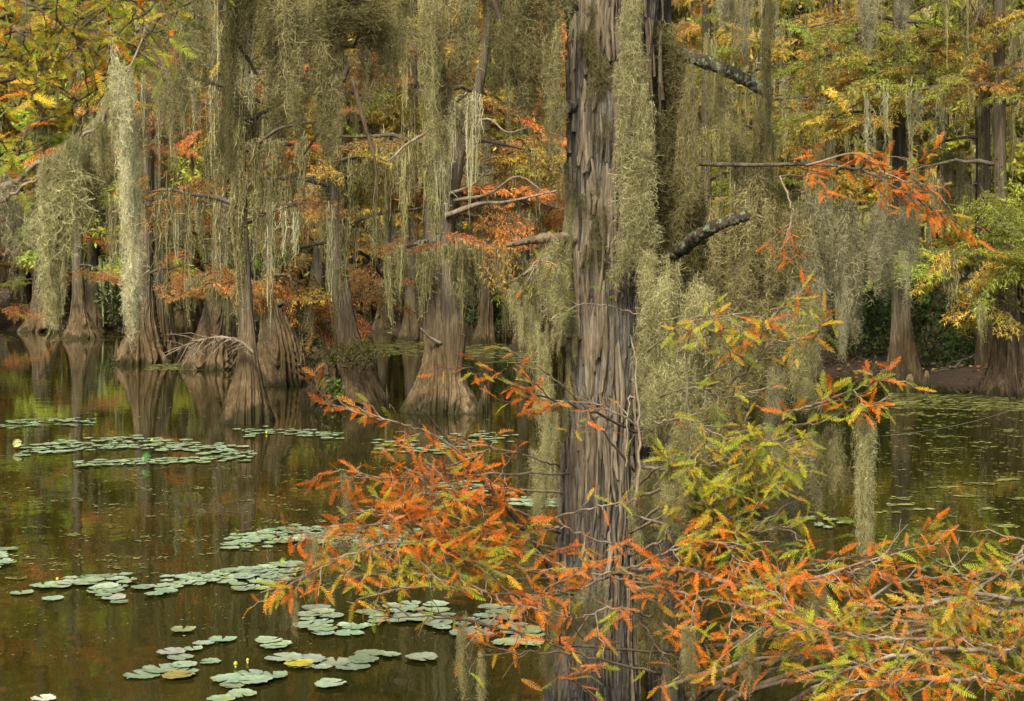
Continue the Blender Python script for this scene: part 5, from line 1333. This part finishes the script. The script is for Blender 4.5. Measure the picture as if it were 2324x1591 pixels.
# the big curtain under the orange bough
big = [('dark inner edge of the great moss curtain beside the second stem', 1560, 480, 780, 40, 6.9, 34, MOSS_DK), ('dense moss hank under the second broken limb', 1625, 520, 860, 44, 6.8, 40, MOSS_TAN), ('moss hank in the great curtain behind the hanging orange sprig', 1700, 400, 800, 44, 6.8, 44, MOSS_TAN),
       ('central moss mass of the great curtain below the orange bough', 1785, 420, 700, 46, 6.7, 44, MOSS_TAN), ('grey moss mass of the great curtain with a long trailing point', 1855, 420, 760, 30, 6.6, 26, MOSS_GREY), ('ragged grey moss hank farther out under the orange bough', 1925, 420, 740, 30, 6.6, 22, MOSS_GREY),
       ('moss hank filling the lower middle of the great curtain', 1690, 720, 950, 40, 6.55, 36, MOSS), ('moss hank hanging behind the forked sprig of orange and green', 1750, 640, 860, 36, 6.6, 30, MOSS_TAN), ('soft moss skein beside the long trailing point of the great curtain', 1800, 650, 800, 30, 6.5, 20, MOSS_GREY),
       ('thin outer moss of the great curtain before the dark shrubs', 1995, 440, 640, 30, 6.5, 16, MOSS_GREY), ('outermost moss wisps under the tip of the orange bough', 2060, 450, 570, 24, 6.4, 12, MOSS_GREY)]
for lb, x, y0, yb, hw, d, n, c in big:
    y0 += random.uniform(-90, 10) if x < 1740 else random.uniform(0, 45)
    d += .28
    moss(lb, [(x + random.uniform(-10, 10), y0), (x + random.uniform(-8, 8), (y0 + yb) / 2), (x + random.uniform(-8, 8), yb)], hw * .9, hw * .8, d, int(n * 1.15), c, 'RRRB', .12, .8, .03)
moss('long slim moss tail dropping from the great curtain', [(1860, 640), (1845, 740), (1828, 860)], 18, 12, 6.5, 16, MOSS_GREY, 'BR', .04, .6)
moss('tattered moss tail hanging nearest the dark bank shrubs', [(1915, 620), (1912, 720), (1912, 800)], 18, 8, 6.5, 12, MOSS_GREY, 'WB', .04, .6)
moss('tiny curled moss thread under the tip of the orange bough', [(2052, 560), (2056, 620), (2058, 660)], 10, 4, 6.4, 5, MOSS_GREY, 'W', .02, .6)
# lower clumps
low = [('bright dense moss bundle right beside the trunk above the green sprays', 1500, 600, 980, 42, 6.5, 44, MOSS_BRIGHT), ('pale dense moss bundle behind the green and orange sprigs', 1570, 640, 1050, 44, 6.4, 46, MOSS_BRIGHT), ('moss bundle slanting behind the yellow green boughs', 1650, 720, 1060, 40, 6.3, 36, MOSS),
       ('grey moss column between the two sprigs of orange and green', 1758, 840, 950, 20, 6.5, 16, MOSS_GREY), ('moss hank trailing low in front of the second stem', 1545, 960, 1180, 36, 6.0, 30, MOSS), ('moss hank trailing low behind the yellow green sprays', 1690, 1000, 1230, 38, 5.95, 32, MOSS), ('fine moss curtain hanging low between green sprays and open water', 1775, 980, 1230, 32, 5.95, 28, MOSS_GREY), ('olive moss patch above the pale forked twig', 1820, 690, 900, 26, 6.4, 22, MOSS), ('shaded moss behind the yellow green sprays next to the trunk', 1475, 1040, 1230, 30, 6.5, 26, MOSS),
       ('moss hanging under the yellow green boughs', 1620, 1120, 1260, 50, 6.2, 36, MOSS), ('loose moss skirt between yellow green boughs and bright column', 1740, 1080, 1200, 44, 6.1, 30, MOSS), ('thin moss skeins over the water before the bright column', 1830, 1000, 1120, 34, 6.0, 18, MOSS_GREY), ('straggly moss on the twig tips above the lily pads', 1890, 960, 1080, 26, 5.9, 14, MOSS)]
for lb, x, y0, yb, hw, d, n, c in low:
    moss(lb, [(x, y0), (x + random.uniform(-8, 8), (y0 + yb) / 2), (x + random.uniform(-8, 8), yb)], hw * .9, hw * .85, d, int(n * 1.1), c, 'RRBW', .10, .65, .03)
moss('bright full moss column hanging alone over the open water', [(1972, 940), (1970, 1050), (1966, 1140), (1962, 1220), (1960, 1290)], 28, 7, 5.7, 34, MOSS_BRIGHT, 'BBC', .03, .6, .03)
for lb, x, y0, yb, hw, d, n, c in [('brown moss tangle heaped at the foot of the big trunk', 1280, 1300, 1420, 44, 6.2, 26, MOSS_TAN), ('brown moss strands trailing over the second stem near the water', 1480, 1280, 1480, 40, 6.3, 26, MOSS_TAN), ('thin brown moss threads on the water side of the trunk foot', 1250, 1420, 1540, 26, 6.0, 12, MOSS_TAN), ('pale moss web across the base of the big trunk', 1340, 1330, 1450, 36, 6.1, 14, MOSS_GREY), ('moss strands in the shade beyond the trunk base', 1540, 1370, 1500, 36, 5.9, 24, MOSS_DK),
                                   ('dangling moss on the lower orange branch', 1800, 1360, 1440, 20, 5.3, 10, MOSS), ('moss tuft hanging at the outermost orange twig over the pads', 705, 1222, 1300, 16, 5.3, 12, MOSS_BRIGHT), ('thread of moss dangling from the lowest orange twig tip', 668, 1320, 1400, 7, 5.05, 4, MOSS_TAN),
                                   ('moss tuft on the upper orange branch tip', 788, 1080, 1150, 14, 5.6, 9, MOSS_BRIGHT), ('thin moss wisp in the middle of the orange branches', 940, 1080, 1200, 18, 5.7, 8, MOSS_BRIGHT), ('matted moss caught in the orange twigs near their tips', 800, 1235, 1280, 60, 5.4, 14, MOSS_GREY),
                                   ('brown moss drip under the yellow leafed twigs', 1045, 1400, 1540, 12, 5.3, 9, MOSS_TAN), ('second brown moss drip nearer the trunk', 1095, 1480, 1560, 16, 5.2, 7, MOSS_TAN), ('moss rope along the grey branch rising from the trunk foot', 1200, 1200, 1330, 20, 6.1, 12, MOSS),
                                   ('moss strands low in the orange thicket', 1570, 1430, 1540, 26, 5.3, 14, MOSS_TAN), ('olive moss hanging into the dark tangle of boughs', 1700, 1440, 1530, 24, 5.3, 12, MOSS_TAN), ('moss hung on the pale bare twigs above the tangle', 1860, 1330, 1400, 30, 5.2, 9, MOSS)]:
    moss(lb, [(x, y0), (x, (y0 + yb) / 2), (x + 2, yb)], hw, hw * .6, d, n, c, 'BW', .05, .5)

# ------------------------------------------------------------------ the slack line over the water
q = smooth_path([P(2000, 990, 9.0), P(2120, 975, 8.6), P(2240, 948, 8.2), P(2420, 890, 7.6)], 30)
V, Q, T = tube(q, .0016, 5)
tag(obj('fishing_line', mesh_np('fishing_line', V, Q, T, [M_LINE])), 'slack grey fishing line strung low across the dark water', 'line')
print('objects', len(scene.objects), 'far', n_far, 'leaves', len(GM.leaves), len(GY.leaves), len(GO_.leaves))
